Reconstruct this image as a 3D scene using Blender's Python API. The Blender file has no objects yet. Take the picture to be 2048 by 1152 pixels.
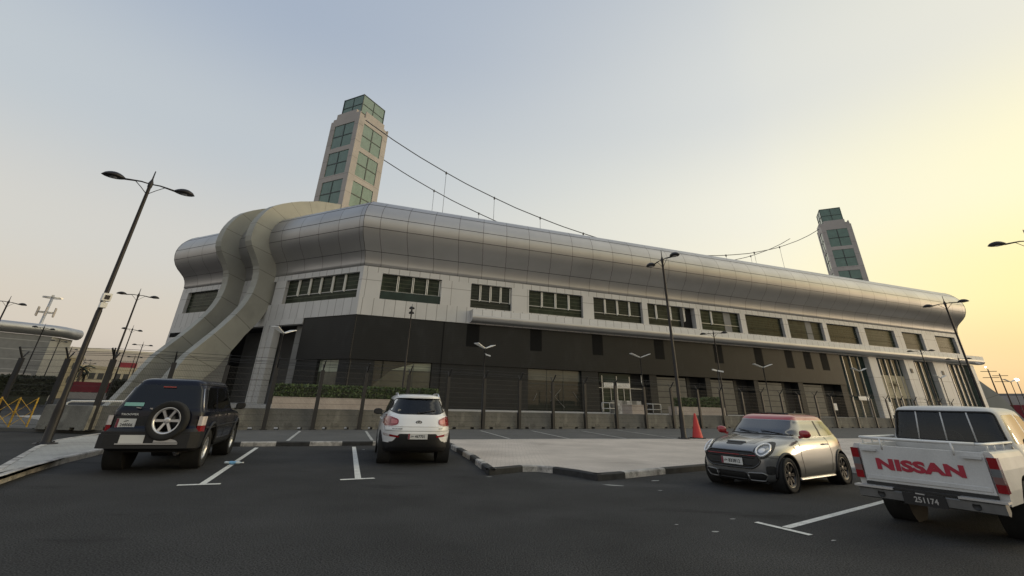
import bpy, bmesh, math, random
import numpy as np
from math import radians, sin, cos, pi, degrees, atan2, hypot
from mathutils import Vector, Matrix
from mathutils.bvhtree import BVHTree
random.seed(7); rng = np.random.default_rng(7)
SC = bpy.context.scene; COL = SC.collection
K = 1.0

# ------------------------------------------------------------------ camera
PITCH, ROLL, EYE = radians(25.17), radians(1.468), 1.5
fw = Vector((0, cos(PITCH), sin(PITCH))); ri = Vector((1, 0, 0)); up = ri.cross(fw)
R_ = ri*cos(ROLL) + up*sin(ROLL); U_ = -ri*sin(ROLL) + up*cos(ROLL)
cam = bpy.data.cameras.new('camera'); cam.sensor_width = 36; cam.lens = 900/2048*36; cam.shift_y = -(576-384)/2048   # a tall frame cropped to its lower part
cam.clip_start = 0.05; cam.clip_end = 4000
co = bpy.data.objects.new('camera', cam); COL.objects.link(co); SC.camera = co
co.matrix_world = Matrix(((R_.x, U_.x, -fw.x, 0), (R_.y, U_.y, -fw.y, 0), (R_.z, U_.z, -fw.z, EYE), (0, 0, 0, 1)))

# ------------------------------------------------------------------ sky, sun, exposure
SUN_AZ, SUN_EL = radians(84), radians(3.0)
def lin(c):
    f = lambda v: (v/12.92 if v <= .04045 else ((v+.055)/1.055)**2.4)
    return tuple(f(v/255) for v in c) + (1,)
W = bpy.data.worlds.new('World'); SC.world = W; W.use_nodes = True
nt = W.node_tree; nt.nodes.clear(); N = nt.nodes.new; LK = nt.links.new
def M_(op, a, b=None, c=None, clamp=False):
    n = N('ShaderNodeMath'); n.operation = op; n.use_clamp = clamp
    for i, v in enumerate((a, b, c)):
        if v is None: continue
        if isinstance(v, (int, float)): n.inputs[i].default_value = v
        else: LK(v, n.inputs[i])
    return n.outputs[0]
def ramp(fac, stops):
    n = N('ShaderNodeValToRGB'); n.color_ramp.interpolation = 'EASE'
    e = n.color_ramp.elements
    while len(e) < len(stops): e.new(.5)
    for el, (p, c) in zip(e, stops): el.position = p; el.color = lin(c)
    LK(fac, n.inputs[0]); return n.outputs[0]
tc = N('ShaderNodeTexCoord'); sp = N('ShaderNodeSeparateXYZ'); LK(tc.outputs['Generated'], sp.inputs[0])
X, Y, Z = sp.outputs
hl = M_('MAXIMUM', M_('SQRT', M_('ADD', M_('MULTIPLY', X, X), M_('MULTIPLY', Y, Y))), .02)
cz = M_('DIVIDE', M_('ADD', M_('MULTIPLY', X, sin(SUN_AZ)), M_('MULTIPLY', Y, cos(SUN_AZ))), hl)
g = M_('POWER', M_('MULTIPLY', M_('ADD', cz, .5), 1/1.15, clamp=True), 1.5)
g2 = M_('MULTIPLY', M_('SUBTRACT', cz, .60), 1/.34, clamp=True)
glow = M_('MULTIPLY', M_('POWER', M_('MULTIPLY', M_('SUBTRACT', cz, .93), 1/.07, clamp=True), 1.5), M_('SUBTRACT', 1, M_('MULTIPLY', M_('MAXIMUM', Z, 0), .6), clamp=True))
zc = M_('MAXIMUM', Z, 0)
away = ramp(zc, [(0, (196, 186, 174)), (.10, (210, 202, 191)), (.24, (207, 205, 201)), (.45, (188, 195, 202)), (.68, (164, 176, 194)), (1, (152, 167, 190))])
midw = ramp(zc, [(0, (238, 206, 168)), (.08, (249, 230, 192)), (.2, (251, 244, 216)), (.35, (243, 240, 224)), (.55, (217, 219, 216)), (1, (165, 176, 193))])
sunw = ramp(zc, [(0, (240, 192, 136)), (.07, (252, 216, 150)), (.17, (255, 240, 158)), (.33, (253, 247, 202)), (.55, (232, 230, 216)), (1, (172, 181, 194))])
def mixc(f, a, b_):
    mx = N('ShaderNodeMix'); mx.data_type = 'RGBA'; LK(f, mx.inputs[0]); LK(a, mx.inputs[6]); LK(b_, mx.inputs[7]); return mx.outputs[2]
skyc = mixc(g2, mixc(g, away, midw), sunw)
sky = N('ShaderNodeTexSky'); sky.sky_type = 'NISHITA'; sky.sun_disc = False
sky.sun_elevation = SUN_EL; sky.sun_rotation = SUN_AZ; sky.dust_density = 4; sky.air_density = 1.5
bg1 = N('ShaderNodeBackground'); LK(sky.outputs[0], bg1.inputs[0]); bg1.inputs[1].default_value = .05
bg2 = N('ShaderNodeBackground'); LK(skyc, bg2.inputs[0]); bg2.inputs[1].default_value = .97
bg3 = N('ShaderNodeBackground'); bg3.inputs[0].default_value = lin((255, 243, 208)); LK(M_('MULTIPLY', glow, 2.2), bg3.inputs[1])
ad = N('ShaderNodeAddShader'); LK(bg1.outputs[0], ad.inputs[0]); LK(bg2.outputs[0], ad.inputs[1])
ad2 = N('ShaderNodeAddShader'); LK(ad.outputs[0], ad2.inputs[0]); LK(bg3.outputs[0], ad2.inputs[1])
wo = N('ShaderNodeOutputWorld'); LK(ad2.outputs[0], wo.inputs[0])
sl = bpy.data.lights.new('sun', 'SUN'); sl.energy = .5; sl.energy *= .8; sl.angle = radians(10); sl.color = (1, .82, .6)
so = bpy.data.objects.new('sun', sl); COL.objects.link(so)
sd = Vector((sin(SUN_AZ)*cos(SUN_EL), cos(SUN_AZ)*cos(SUN_EL), sin(SUN_EL)))
so.rotation_euler = sd.to_track_quat('Z', 'Y').to_euler()
SC.view_settings.view_transform = 'Standard'; SC.view_settings.look = 'None'
SC.view_settings.exposure = 0.0; SC.view_settings.gamma = 1; SC.view_settings.use_curve_mapping = False

# ------------------------------------------------------------------ materials
MATS = {}
def mat(name, col=(.5, .5, .5), rough=.6, metal=0, var=.15, vscale=1.5, bump=0, bscale=40, coat=0, spec=.5,
        brick=None, stripe=None, emit=None, dark_back=False, alpha=1.0, trans=0, grain=0):
    """principled material; var = large soft stain variation, grain = fine speckle, brick = (w, h, mortar, offset) seams on metre UVs,
    stripe = (period, duty, factor colour) horizontal bands on metre UVs"""
    if name in MATS: return MATS[name]
    m = bpy.data.materials.new(name); MATS[name] = m; m.use_nodes = True
    t = m.node_tree; n = t.nodes; l = t.links.new; b = n['Principled BSDF']; out = n['Material Output']
    b.inputs['Roughness'].default_value = rough; b.inputs['Metallic'].default_value = metal
    b.inputs['Coat Weight'].default_value = coat; b.inputs['Coat Roughness'].default_value = .04
    b.inputs['Specular IOR Level'].default_value = spec
    tcn = n.new('ShaderNodeTexCoord')
    cur = n.new('ShaderNodeRGB'); cur.outputs[0].default_value = tuple(col[:3]) + (1,); cur = cur.outputs[0]
    def mixmul(cur, fac, lo, hi):
        mr = n.new('ShaderNodeMapRange'); l(fac, mr.inputs[0]); mr.inputs[1].default_value = .3; mr.inputs[2].default_value = .7
        mr.inputs[3].default_value = lo; mr.inputs[4].default_value = hi
        mm = n.new('ShaderNodeMix'); mm.data_type = 'RGBA'; mm.blend_type = 'MULTIPLY'; mm.inputs[0].default_value = 1
        l(cur, mm.inputs[6]); cc = n.new('ShaderNodeCombineColor')
        for i in range(3): l(mr.outputs[0], cc.inputs[i])
        l(cc.outputs[0], mm.inputs[7]); return mm.outputs[2]
    if var:
        nz = n.new('ShaderNodeTexNoise'); nz.inputs['Scale'].default_value = vscale; nz.inputs['Detail'].default_value = 5
        l(tcn.outputs['Object'], nz.inputs['Vector']); cur = mixmul(cur, nz.outputs[0], 1-var, 1+var)
    if grain:
        nz = n.new('ShaderNodeTexNoise'); nz.inputs['Scale'].default_value = bscale; nz.inputs['Detail'].default_value = 3
        l(tcn.outputs['Object'], nz.inputs['Vector']); cur = mixmul(cur, nz.outputs[0], 1-grain, 1+grain)
    if brick:
        bt = n.new('ShaderNodeTexBrick'); l(tcn.outputs['UV'], bt.inputs['Vector']); bt.offset = brick[3] if len(brick) > 3 else 0
        bt.inputs['Scale'].default_value = 1; bt.inputs['Brick Width'].default_value = brick[0]; bt.inputs['Row Height'].default_value = brick[1]
        bt.inputs['Mortar Size'].default_value = brick[2]; bt.inputs['Mortar Smooth'].default_value = .2; bt.inputs['Bias'].default_value = 0
        bt.inputs['Color1'].default_value = (1, 1, 1, 1); bt.inputs['Color2'].default_value = (.93, .93, .93, 1)
        bt.inputs['Mortar'].default_value = (.48, .46, .45, 1)
        mm = n.new('ShaderNodeMix'); mm.data_type = 'RGBA'; mm.blend_type = 'MULTIPLY'; mm.inputs[0].default_value = 1
        l(cur, mm.inputs[6]); l(bt.outputs['Color'], mm.inputs[7]); cur = mm.outputs[2]
    if stripe:
        s2 = n.new('ShaderNodeSeparateXYZ'); l(tcn.outputs['UV'], s2.inputs[0])
        a = n.new('ShaderNodeMath'); a.operation = 'DIVIDE'; l(s2.outputs[1], a.inputs[0]); a.inputs[1].default_value = stripe[0]
        fr = n.new('ShaderNodeMath'); fr.operation = 'FRACT'; l(a.outputs[0], fr.inputs[0])
        gt = n.new('ShaderNodeMath'); gt.operation = 'LESS_THAN'; l(fr.outputs[0], gt.inputs[0]); gt.inputs[1].default_value = stripe[1]
        mm = n.new('ShaderNodeMix'); mm.data_type = 'RGBA'; l(gt.outputs[0], mm.inputs[0]); l(cur, mm.inputs[6])
        mm.inputs[7].default_value = tuple(stripe[2]) + (1,); cur = mm.outputs[2]
    if dark_back:
        ge = n.new('ShaderNodeNewGeometry'); mm = n.new('ShaderNodeMix'); mm.data_type = 'RGBA'
        l(ge.outputs['Backfacing'], mm.inputs[0]); l(cur, mm.inputs[6]); mm.inputs[7].default_value = (.03, .03, .032, 1); cur = mm.outputs[2]
    l(cur, b.inputs['Base Color'])
    if bump:
        nb = n.new('ShaderNodeTexNoise'); nb.inputs['Scale'].default_value = bscale; nb.inputs['Detail'].default_value = 4
        l(tcn.outputs['Object'], nb.inputs['Vector']); bp = n.new('ShaderNodeBump'); bp.inputs['Strength'].default_value = bump
        bp.inputs['Distance'].default_value = .02; l(nb.outputs[0], bp.inputs['Height']); l(bp.outputs[0], b.inputs['Normal'])
    if emit:
        b.inputs['Emission Color'].default_value = tuple(emit[0]) + (1,); b.inputs['Emission Strength'].default_value = emit[1]
    return m
def glass(name, tint=(.1, .12, .11), thru=.6, rough=.02, ior=1.5):
    if name in MATS: return MATS[name]
    m = bpy.data.materials.new(name); MATS[name] = m; m.use_nodes = True; t = m.node_tree; n = t.nodes; l = t.links.new
    n.remove(n['Principled BSDF'])
    fr = n.new('ShaderNodeFresnel'); fr.inputs[0].default_value = ior
    gl = n.new('ShaderNodeBsdfGlossy'); gl.inputs['Roughness'].default_value = rough; gl.inputs['Color'].default_value = (.95, .97, 1, 1)
    tr = n.new('ShaderNodeBsdfTransparent'); tr.inputs[0].default_value = tuple(c*thru for c in tint) + (1,) if thru <= 1 else (1, 1, 1, 1)
    mx = n.new('ShaderNodeMixShader'); l(fr.outputs[0], mx.inputs[0]); l(tr.outputs[0], mx.inputs[1]); l(gl.outputs[0], mx.inputs[2])
    l(mx.outputs[0], n['Material Output'].inputs[0]); return m

# ------------------------------------------------------------------ mesh builder
class MB:
    def __init__(s): s.v = []; s.f = []; s.m = []; s.s = []; s.uv = {}
    def add(s, vs, fs, m=0, smooth=False, uvs=None):
        o = len(s.v); s.v += [tuple(map(float, q)) for q in vs]
        for i, f in enumerate(fs):
            if uvs is not None: s.uv[len(s.f)] = uvs[i]
            s.f.append([o+j for j in f]); s.m.append(m if not isinstance(m, (list, tuple)) else m[i]); s.s.append(smooth)
        return s
    def hexa(s, q, m=0):                       # 8 corners: bottom ring 0-3 (ccw from above), top ring 4-7
        return s.add(q, [(3, 2, 1, 0), (4, 5, 6, 7), (0, 1, 5, 4), (1, 2, 6, 5), (2, 3, 7, 6), (3, 0, 4, 7)], m)
    def box(s, a, b, m=0):
        (x0, y0, z0), (x1, y1, z1) = a, b
        return s.hexa([(x0, y0, z0), (x1, y0, z0), (x1, y1, z0), (x0, y1, z0), (x0, y0, z1), (x1, y0, z1), (x1, y1, z1), (x0, y1, z1)], m)
    def fbox(s, F, s0, s1, o0, o1, z0, z1, m=0):     # box in a frame F(s, o, z)
        return s.hexa([F(s0, o0, z0), F(s1, o0, z0), F(s1, o1, z0), F(s0, o1, z0), F(s0, o0, z1), F(s1, o0, z1), F(s1, o1, z1), F(s0, o1, z1)], m)
    def prism(s, poly, vec, m=0, smooth=False):
        n = len(poly); vec = np.array(vec, float); p = [np.array(q, float) for q in poly]
        return s.add(p + [q+vec for q in p], [list(range(n))[::-1], [n+i for i in range(n)]] + [(i, (i+1) % n, n+(i+1) % n, n+i) for i in range(n)], m, smooth)
    def bar(s, a, b, w, h=None, m=0, upv=(0, 0, 1)):
        a = np.array(a, float); b = np.array(b, float); d = b-a; d /= np.linalg.norm(d); h = h or w
        u = np.array(upv, float)
        if abs(d@u) > .95: u = np.array((1., 0, 0))
        x = np.cross(d, u); x /= np.linalg.norm(x); y = np.cross(x, d)
        q = [p + x*i*w/2 + y*j*h/2 for p in (a, b) for i, j in ((-1, -1), (1, -1), (1, 1), (-1, 1))]
        return s.hexa(q, m)
    def tube(s, pts, r, n=8, m=0, smooth=True):
        pts = [np.array(p, float) for p in pts]; rs = r if isinstance(r, (list, tuple)) else [r]*len(pts)
        rings = []; prev = None
        for i, p in enumerate(pts):
            d = pts[min(i+1, len(pts)-1)] - pts[max(i-1, 0)]; d /= (np.linalg.norm(d)+1e-9)
            u = prev if prev is not None else (np.array((0, 0, 1.)) if abs(d[2]) < .9 else np.array((1., 0, 0)))
            x = np.cross(d, u); x /= (np.linalg.norm(x)+1e-9); y = np.cross(x, d); prev = y
            rings.append([p + (x*cos(2*pi*k/n) + y*sin(2*pi*k/n))*rs[i] for k in range(n)])
        vs = [q for rg in rings for q in rg]; L = len(pts)
        fs = [(i*n+k, i*n+(k+1) % n, (i+1)*n+(k+1) % n, (i+1)*n+k) for i in range(L-1) for k in range(n)]
        s.add(vs, fs, m, smooth); o = len(s.v)-len(vs)
        s.f += [[o+k for k in range(n)][::-1], [o+(L-1)*n+k for k in range(n)]]; s.m += [m, m]; s.s += [False, False]
        return s
    def lathe(s, prof, axis='z', c=(0, 0, 0), n=24, m=0, smooth=True, close=False):
        vs = []; L = len(prof)
        for r, h in prof:
            for k in range(n):
                a = 2*pi*k/n; x, y = r*cos(a), r*sin(a)
                q = (x, y, h) if axis == 'z' else ((x, h, y) if axis == 'y' else (h, x, y)); vs.append(tuple(np.add(q, c)))
        fs = []
        for i in range(L-1 + (1 if close else 0)):
            for k in range(n):
                j = (i+1) % L; fs.append((i*n+k, i*n+(k+1) % n, j*n+(k+1) % n, j*n+k))
        if axis == 'y': fs = [f[::-1] for f in fs]
        return s.add(vs, fs, m, smooth)
    def build(s, name, mats, parent=None, k=1.0, local=False):
        me = bpy.data.meshes.new(name); V = np.array(s.v, float).reshape(-1, 3)*k
        q = parent
        while q is not None and not local: V = V - np.array(q.location); q = q.parent
        me.from_pydata(V.tolist(), [], s.f)
        if not isinstance(mats, (list, tuple)): mats = [mats]
        for q in mats: me.materials.append(q)
        me.polygons.foreach_set('material_index', s.m); me.polygons.foreach_set('use_smooth', s.s)
        uvl = me.uv_layers.new(name='uv'); data = np.zeros((len(me.loops), 2)); Wv = np.array(s.v, float).reshape(-1, 3)*k
        for pi_, p in enumerate(me.polygons):
            li = list(p.loop_indices); vi = list(p.vertices)
            if pi_ in s.uv: data[li] = s.uv[pi_]; continue
            nn = np.array(p.normal)
            if abs(nn[2]) < .75:
                t = np.array((-nn[1], nn[0], 0)); t /= np.linalg.norm(t)+1e-9
                data[li, 0] = Wv[vi] @ t; data[li, 1] = Wv[vi, 2]
            else: data[li, 0] = Wv[vi, 0]; data[li, 1] = Wv[vi, 1]
        uvl.data.foreach_set('uv', data.ravel())
        bm = bmesh.new(); bm.from_mesh(me); bmesh.ops.recalc_face_normals(bm, faces=bm.faces) if getattr(s, 'recalc', True) else None
        bm.to_mesh(me); bm.free()
        o = bpy.data.objects.new(name, me); COL.objects.link(o)
        if parent is not None: o.parent = parent
        return o
def tag(o, label=None, cat=None, group=None, kind=None):
    for kk, vv in (('label', label), ('category', cat), ('group', group), ('kind', kind)):
        if vv: o[kk] = vv
    return o
def thing(name, label, cat, loc=(0, 0, 0), rz=0, group=None):
    o = bpy.data.objects.new(name, None); COL.objects.link(o); o.location = loc; o.rotation_euler = (0, 0, rz)
    return tag(o, label, cat, group)
def copy_tree(o, parent=None):
    c = o.copy(); COL.objects.link(c)
    if parent is not None: c.parent = parent
    for ch in [x for x in COL.objects if x.parent == o]: copy_tree(ch, c)
    return c
def place(proto, loc, rz, label, used=[]):
    if proto.name not in used: used.append(proto.name); o = proto
    else: o = copy_tree(proto)
    o.location = loc; o.rotation_euler = (0, 0, rz); o['label'] = label
    return o
def text_mesh(body, size, extrude=.002, font_bold=False, shear=0, width=1.0):
    cu = bpy.data.curves.new('lettering', 'FONT'); cu.body = body; cu.size = size; cu.extrude = extrude; cu.align_x = 'CENTER'; cu.align_y = 'CENTER'
    cu.resolution_u = 3; cu.shear = shear; cu.space_character = 1.05
    if font_bold: cu.offset = size*.02 if size < .15 else size*.055
    t = bpy.data.objects.new('lettering', cu); COL.objects.link(t)
    dg = bpy.context.evaluated_depsgraph_get(); me = bpy.data.meshes.new_from_object(t.evaluated_get(dg))
    bpy.data.objects.remove(t); bpy.data.curves.remove(cu)
    me.transform(Matrix.Diagonal((width, 1, 1, 1))); return me
def az(a): return np.array((sin(radians(a)), cos(radians(a)), 0.))
def leafbox(name, m, parent, boxes, size=.07, dens=900, k=1.0):
    vs = []; fs = []
    for (c, ax, ay, az_) in boxes:               # centre and half axes
        c = np.array(c, float); A = np.array([ax, ay, az_], float)
        n = int(dens*8*np.prod([np.linalg.norm(q) for q in A])**.8)+60
        for _ in range(n):
            t = rng.uniform(-1, 1, 3); i = rng.integers(0, 3)
            if rng.random() < .75: t[i] = np.sign(t[i])*rng.uniform(.8, 1.06)
            p = c + t@A; d = rng.normal(size=3); d /= np.linalg.norm(d); e = np.cross(d, rng.normal(size=3)); e /= np.linalg.norm(e)
            sz = size*rng.uniform(.6, 1.4); o = len(vs)
            vs += [p-d*sz, p+e*sz*.5, p+d*sz, p-e*sz*.5]; fs.append((o, o+1, o+2, o+3))
    b = MB(); b.recalc = False; b.add(vs, fs); return b.build(name, m, parent, k)

# ------------------------------------------------------------------ palette
A = MATS
mat('asphalt', (.037, .0368, .0362), .92, var=.30, vscale=.5, bump=.7, bscale=55, grain=.97, spec=.25)
def weather(name, sets):
    """stains with shapes of their own: (scale, stretch, low, high, factor) noise patches multiplied into the base colour"""
    m = A[name]; t = m.node_tree; n = t.nodes; l = t.links.new; b = n['Principled BSDF']; cur = b.inputs['Base Color'].links[0].from_socket
    tcn = n.new('ShaderNodeTexCoord')
    for sc, st, lo, hi, fac, rot in sets:
        mp = n.new('ShaderNodeMapping'); mp.inputs['Scale'].default_value = (sc*st, sc, sc); mp.inputs['Rotation'].default_value = (0, 0, rot); l(tcn.outputs['Object'], mp.inputs['Vector'])
        nz = n.new('ShaderNodeTexNoise'); nz.inputs['Scale'].default_value = 1; nz.inputs['Detail'].default_value = 6; nz.inputs['Roughness'].default_value = .62; l(mp.outputs[0], nz.inputs['Vector'])
        mr = n.new('ShaderNodeMapRange'); mr.interpolation_type = 'SMOOTHSTEP'; l(nz.outputs[0], mr.inputs[0]); mr.inputs[1].default_value = lo; mr.inputs[2].default_value = hi; mr.inputs[3].default_value = 1; mr.inputs[4].default_value = fac
        mm = n.new('ShaderNodeMix'); mm.data_type = 'RGBA'; mm.blend_type = 'MULTIPLY'; mm.inputs[0].default_value = 1; cc = n.new('ShaderNodeCombineColor')
        for i in range(3): l(mr.outputs[0], cc.inputs[i])
        l(cur, mm.inputs[6]); l(cc.outputs[0], mm.inputs[7]); cur = mm.outputs[2]
    l(cur, b.inputs['Base Color'])
weather('asphalt', [(.35, .35, .56, .72, 1.5, .5), (1.1, .25, .6, .72, .6, 1.2), (2.6, 1, .66, .74, .55, 0), (.9, .12, .62, .7, 1.35, .35)])
mat('far_ground', (.20, .18, .15), .95, var=.2, vscale=.02)
mat('lot', (.085, .085, .082), .9, var=.14, vscale=.6, bump=.3, bscale=120, grain=.3)
mat('paver', (.52, .465, .41), .9, var=.16, vscale=.55, brick=(.22, .11, .004, .5), bump=.25, bscale=60, grain=.12)
mat('paver_grey', (.40, .39, .36), .9, var=.2, vscale=.6, brick=(.22, .11, .004, .5), bump=.25, bscale=60, grain=.12)
mat('apron', (.42, .405, .38), .9, var=.12, vscale=.5, brick=(.6, .6, .012), grain=.1)
mat('paint', (.62, .61, .56), .8, var=.18, vscale=6, grain=.2)
mat('paint_worn', (.36, .36, .34), .8, var=.3, vscale=5, grain=.3)
mat('kerb_black', (.028, .028, .028), .8, var=.4, vscale=5)
mat('kerb_white', (.42, .40, .37), .85, var=.35, vscale=4, grain=.2)
mat('silver', (.43, .426, .428), .42, .65, var=.05, vscale=.5)
mat('silver_seam', (.43, .426, .428), .42, .65, var=.05, vscale=.4, brick=(2.6, 99, .035))
mat('white_panel', (.56, .555, .545), .5, .1, var=.05, vscale=.5, brick=(1.02, 30, .035))
mat('white_plain', (.56, .555, .545), .5, .1, var=.05, vscale=.5, brick=(2.1, 3.0, .03))
mat('rib_panel', (.34, .336, .298), .6, .05, var=.06, vscale=.6, brick=(60, 2.6, .03))
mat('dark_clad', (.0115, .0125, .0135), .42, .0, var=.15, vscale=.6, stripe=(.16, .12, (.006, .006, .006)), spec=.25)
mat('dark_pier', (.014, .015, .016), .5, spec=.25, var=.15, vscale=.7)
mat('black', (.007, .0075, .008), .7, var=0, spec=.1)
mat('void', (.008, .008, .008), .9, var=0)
mat('win_green', (.021, .029, .017), .25, var=.6, vscale=1.4, stripe=(.40, .12, (.085, .09, .062)), spec=.15)
mat('win_grid', (.026, .030, .020), .25, var=.6, vscale=1.1, stripe=(.55, .10, (.07, .072, .052)), spec=.15)
mat('win_dim', (.014, .018, .013), .2, var=.6, vscale=2.2, stripe=(.30, .14, (.05, .056, .04)), spec=.2)
mat('win_teal', (.022, .038, .033), .12, var=.3, vscale=1, spec=.18)
mat('fin', (.85, .83, .76), .5, .0, var=.05)
mat('tower_stone', (.40, .365, .34), .6, var=.08, vscale=.5, brick=(60, 2.68, .03))
mat('tower_glass', (.10, .175, .145), .15, var=.14, vscale=1.2, spec=.6)
mat('frame_dark', (.022, .03, .028), .4, var=0)
mat('grey_wall', (.20, .20, .195), .65, var=.12, vscale=.6, brick=(60, 1.6, .02))
mat('portico', (.085, .085, .085), .7, var=.12, vscale=.6)
mat('louvre', (.10, .095, .08), .6, var=.18, vscale=1, stripe=(.62, .13, (.012, .012, .012)))
mat('mirror_glass', (.022, .025, .02), .03, 0, var=.2, vscale=.7, spec=.4)
mat('reflected_sky', (.24, .27, .21), .15, 0, var=.15, vscale=.9)  # pale sky mirrored in the glass, put into the colour
mat('reflected_sky_dim', (.08, .087, .074), .12, 0, var=.2, vscale=.8)  # dimmer mirrored sky, put into the colour
mat('reflected_dim', (.055, .06, .042), .1, 0, var=.25, vscale=.8)  # greyer part of the mirrored view, put into the colour
mat('reflected_sunset', (.42, .37, .25), .7, var=.12, vscale=1)  # sunset sky mirrored in the glazing, put into the colour
mat('reflected_palm', (.16, .12, .07), .8, var=.1)  # dark palm of the same painted reflection
mat('iron', (.018, .016, .017), .45, .3, var=.15, vscale=4)
mat('post_grey', (.024, .024, .026), .5, .3, var=.15, vscale=3)
mat('galv', (.5, .5, .5), .4, .6, var=.08)
mat('white_metal', (.72, .72, .70), .4, .1, var=.06)
mat('concrete', (.165, .16, .14), .9, var=.22, vscale=1.6, bump=.35, bscale=30, grain=.18)
mat('concrete_dark', (.13, .132, .127), .9, var=.22, vscale=1.6, bump=.35, bscale=30, grain=.18)
mat('planter', (.40, .34, .29), .85, var=.14, vscale=1.3, grain=.1, bscale=50)
mat('podium', (.42, .41, .39), .85, var=.12, vscale=.8)
mat('hedge', (.062, .095, .028), .6, var=.5, vscale=4)
mat('hedge_dark', (.03, .035, .018), .7, var=.4, vscale=2)
mat('cone_red', (.50, .028, .024), .5, var=.1)
mat('hoarding', (.22, .022, .035), .7, var=.15)
mat('house', (.42, .35, .22), .85, var=.12)
mat('house2', (.46, .41, .30), .85, var=.1)
mat('house_window', (.05, .05, .05), .3, var=0)
mat('pale_far', (.42, .39, .37), .9, var=.06)
mat('hall_grey', (.22, .22, .22), .6, var=.1, stripe=(1.6, .08, (.36, .36, .35)))
mat('hall_end', (.50, .47, .41), .7, var=.06)
mat('yellow', (.55, .34, .04), .6, var=.15)
mat('trunk', (.10, .07, .05), .9, var=.2)
mat('palm_leaf', (.035, .045, .02), .7, var=.3)
mat('cable', (.10, .10, .10), .5, .5, var=0)
mat('lamp_glow', (1, 1, 1), .5, var=0, emit=((1, .97, .9), 18))

weather('paver', [(.7, .5, .55, .72, .78, .3), (2.2, .4, .64, .74, .8, 1.0)]); weather('paver_grey', [(.6, .5, .52, .7, .75, .3), (2.0, .4, .62, .72, .8, 1.0)])
weather('concrete', [(1.4, 1, .55, .68, .6, 0), (.5, 3, .58, .7, 1.3, 0)]); weather('concrete_dark', [(1.4, 1, .55, .68, .65, 0)]); weather('kerb_white', [(3, 1, .5, .62, .55, 0)]); weather('paint', [(5, 1, .58, .68, .6, 0)])
weather('white_panel', [(.5, 3, .55, .75, .9, 0)]); weather('silver_seam', [(.25, .6, .5, .7, .92, 0)]); weather('rib_panel', [(.4, 1, .5, .7, .88, 0)]); weather('dark_clad', [(.3, 2.5, .5, .7, 1.5, 0)]); weather('lot', [(.5, .4, .55, .7, 1.35, .4), (1.6, .4, .62, .72, .65, .4)])
# ================================================================== SETTING
CX, CY = -14.19, 42.85                                     # near corner of the arena
dR, nR = az(69.55), az(159.55); dL, nL = az(-63.5), az(-153.5)
LR, LL = 93.35, 29.1
def FR(s, o, z): p = np.array((CX, CY, 0)) + dR*s + nR*o; return (p[0], p[1], z)
def FL(s, o, z): p = np.array((CX, CY, 0)) + dL*s + nL*o; return (p[0], p[1], z)
_e = FR(LR, 0, 0); dE, nE = az(22.6), az(112.6)
def FE(s, o, z): p = np.array(_e) + dE*s + nE*o; return (p[0], p[1], z)

def flat(name, poly, z, m, kind='structure', k=K):
    b = MB(); b.add([(x, y, z) for x, y in poly], [list(range(len(poly)))]); o = b.build(name, A[m], k=k); return tag(o, kind=kind)
b = MB(); b.add([(-1800, -1800, -.06), (1800, -1800, -.06), (1800, 1800, -.06), (-1800, 1800, -.06)], [(0, 1, 2, 3)]); tag(b.build('ground', A['far_ground']), kind='structure')
b = MB(); b.add([(-140, -500, 0), (150, -500, 0), (150, 130, 0), (-140, 130, 0)], [(0, 1, 2, 3)]); tag(b.build('road', A['asphalt']), kind='structure')

ZT = .12
near = [(-7.4, 6.6), (-8.1, 7.3), (-8.93, 9.51), (-9.55, 10.7), (-10.28, 12.33), (-11.1, 14.6), (-11.5, 16.2), (-8.81, 17.21), (-4.84, 18.81), (-2.4, 19.75),
        (-1.92, 18.3), (-1.01, 15.03), (-.36, 12.12), (.01, 12.43), (.43, 12.83), (.8, 12.88), (1.16, 12.70), (1.63, 12.24), (2.05, 11.66), (2.77, 12.14), (3.99, 13.07), (5.28, 13.97), (8.4, 16.2), (10.6, 12.6), (14.6, 6.0)]
leftb = [(-7.4, 6.6), (-7.7, 7.4), (-10.19, 10.68), (-13.0, 14.39), (-14.26, 16.39), (-14.95, 18.2), (-15.8, 21.0)]
far = [(60, -15), (70, 60), (60, 66), (-30, 40), (-30, 21.0)]
poly = near + far + leftb[::-1][:-1]
b = MB(); n_ = len(poly)
b.add([(x, y, ZT) for x, y in poly] + [(x, y, -.04) for x, y in poly], [list(range(n_))] + [(i, (i+1) % n_, n_+(i+1) % n_, n_+i) for i in range(n_)])
tag(b.build('parking_lot', A['lot'], k=K), kind='structure')
def inset_line(pl, d):
    out = []
    for i, p in enumerate(pl):
        a = np.array(pl[max(i-1, 0)]); c = np.array(pl[min(i+1, len(pl)-1)]); p = np.array(p)
        t = c-a; t = t/np.linalg.norm(t); n = np.array((-t[1], t[0])); out.append(tuple(p+n*d))
    return out
isl_front = near[9:]; isl_in = inset_line(isl_front, .13)
b = MB(); ip = isl_in + [(30, 6.0), (30, 33.4), (9.67, 25.39), (3.12, 23.05), (-2.35, 20.7)]
b.add([(x, y, ZT+.004) for x, y in ip], [list(range(len(ip)))]); tag(b.build('pavement', A['paver'], k=K), kind='structure')
lp = inset_line(near[1:7], .13) + [(-12.6, 17.2), (-14.4, 19.6)] + leftb[::-1][1:-1]
b = MB(); b.add([(x, y, ZT+.004) for x, y in lp], [list(range(len(lp)))]); tag(b.build('pavement', A['paver_grey'], k=K), kind='structure')
apron = [(-30, 31), (-18.5, 22.5), (-11.4, 24.6), (0, 30.9), (20, 42), (45, 56), (62, 67), (62, 78), (30, 58.5), (-14, 42), (-30, 44)]
flat('pavement', apron, ZT+.004, 'apron')
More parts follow.
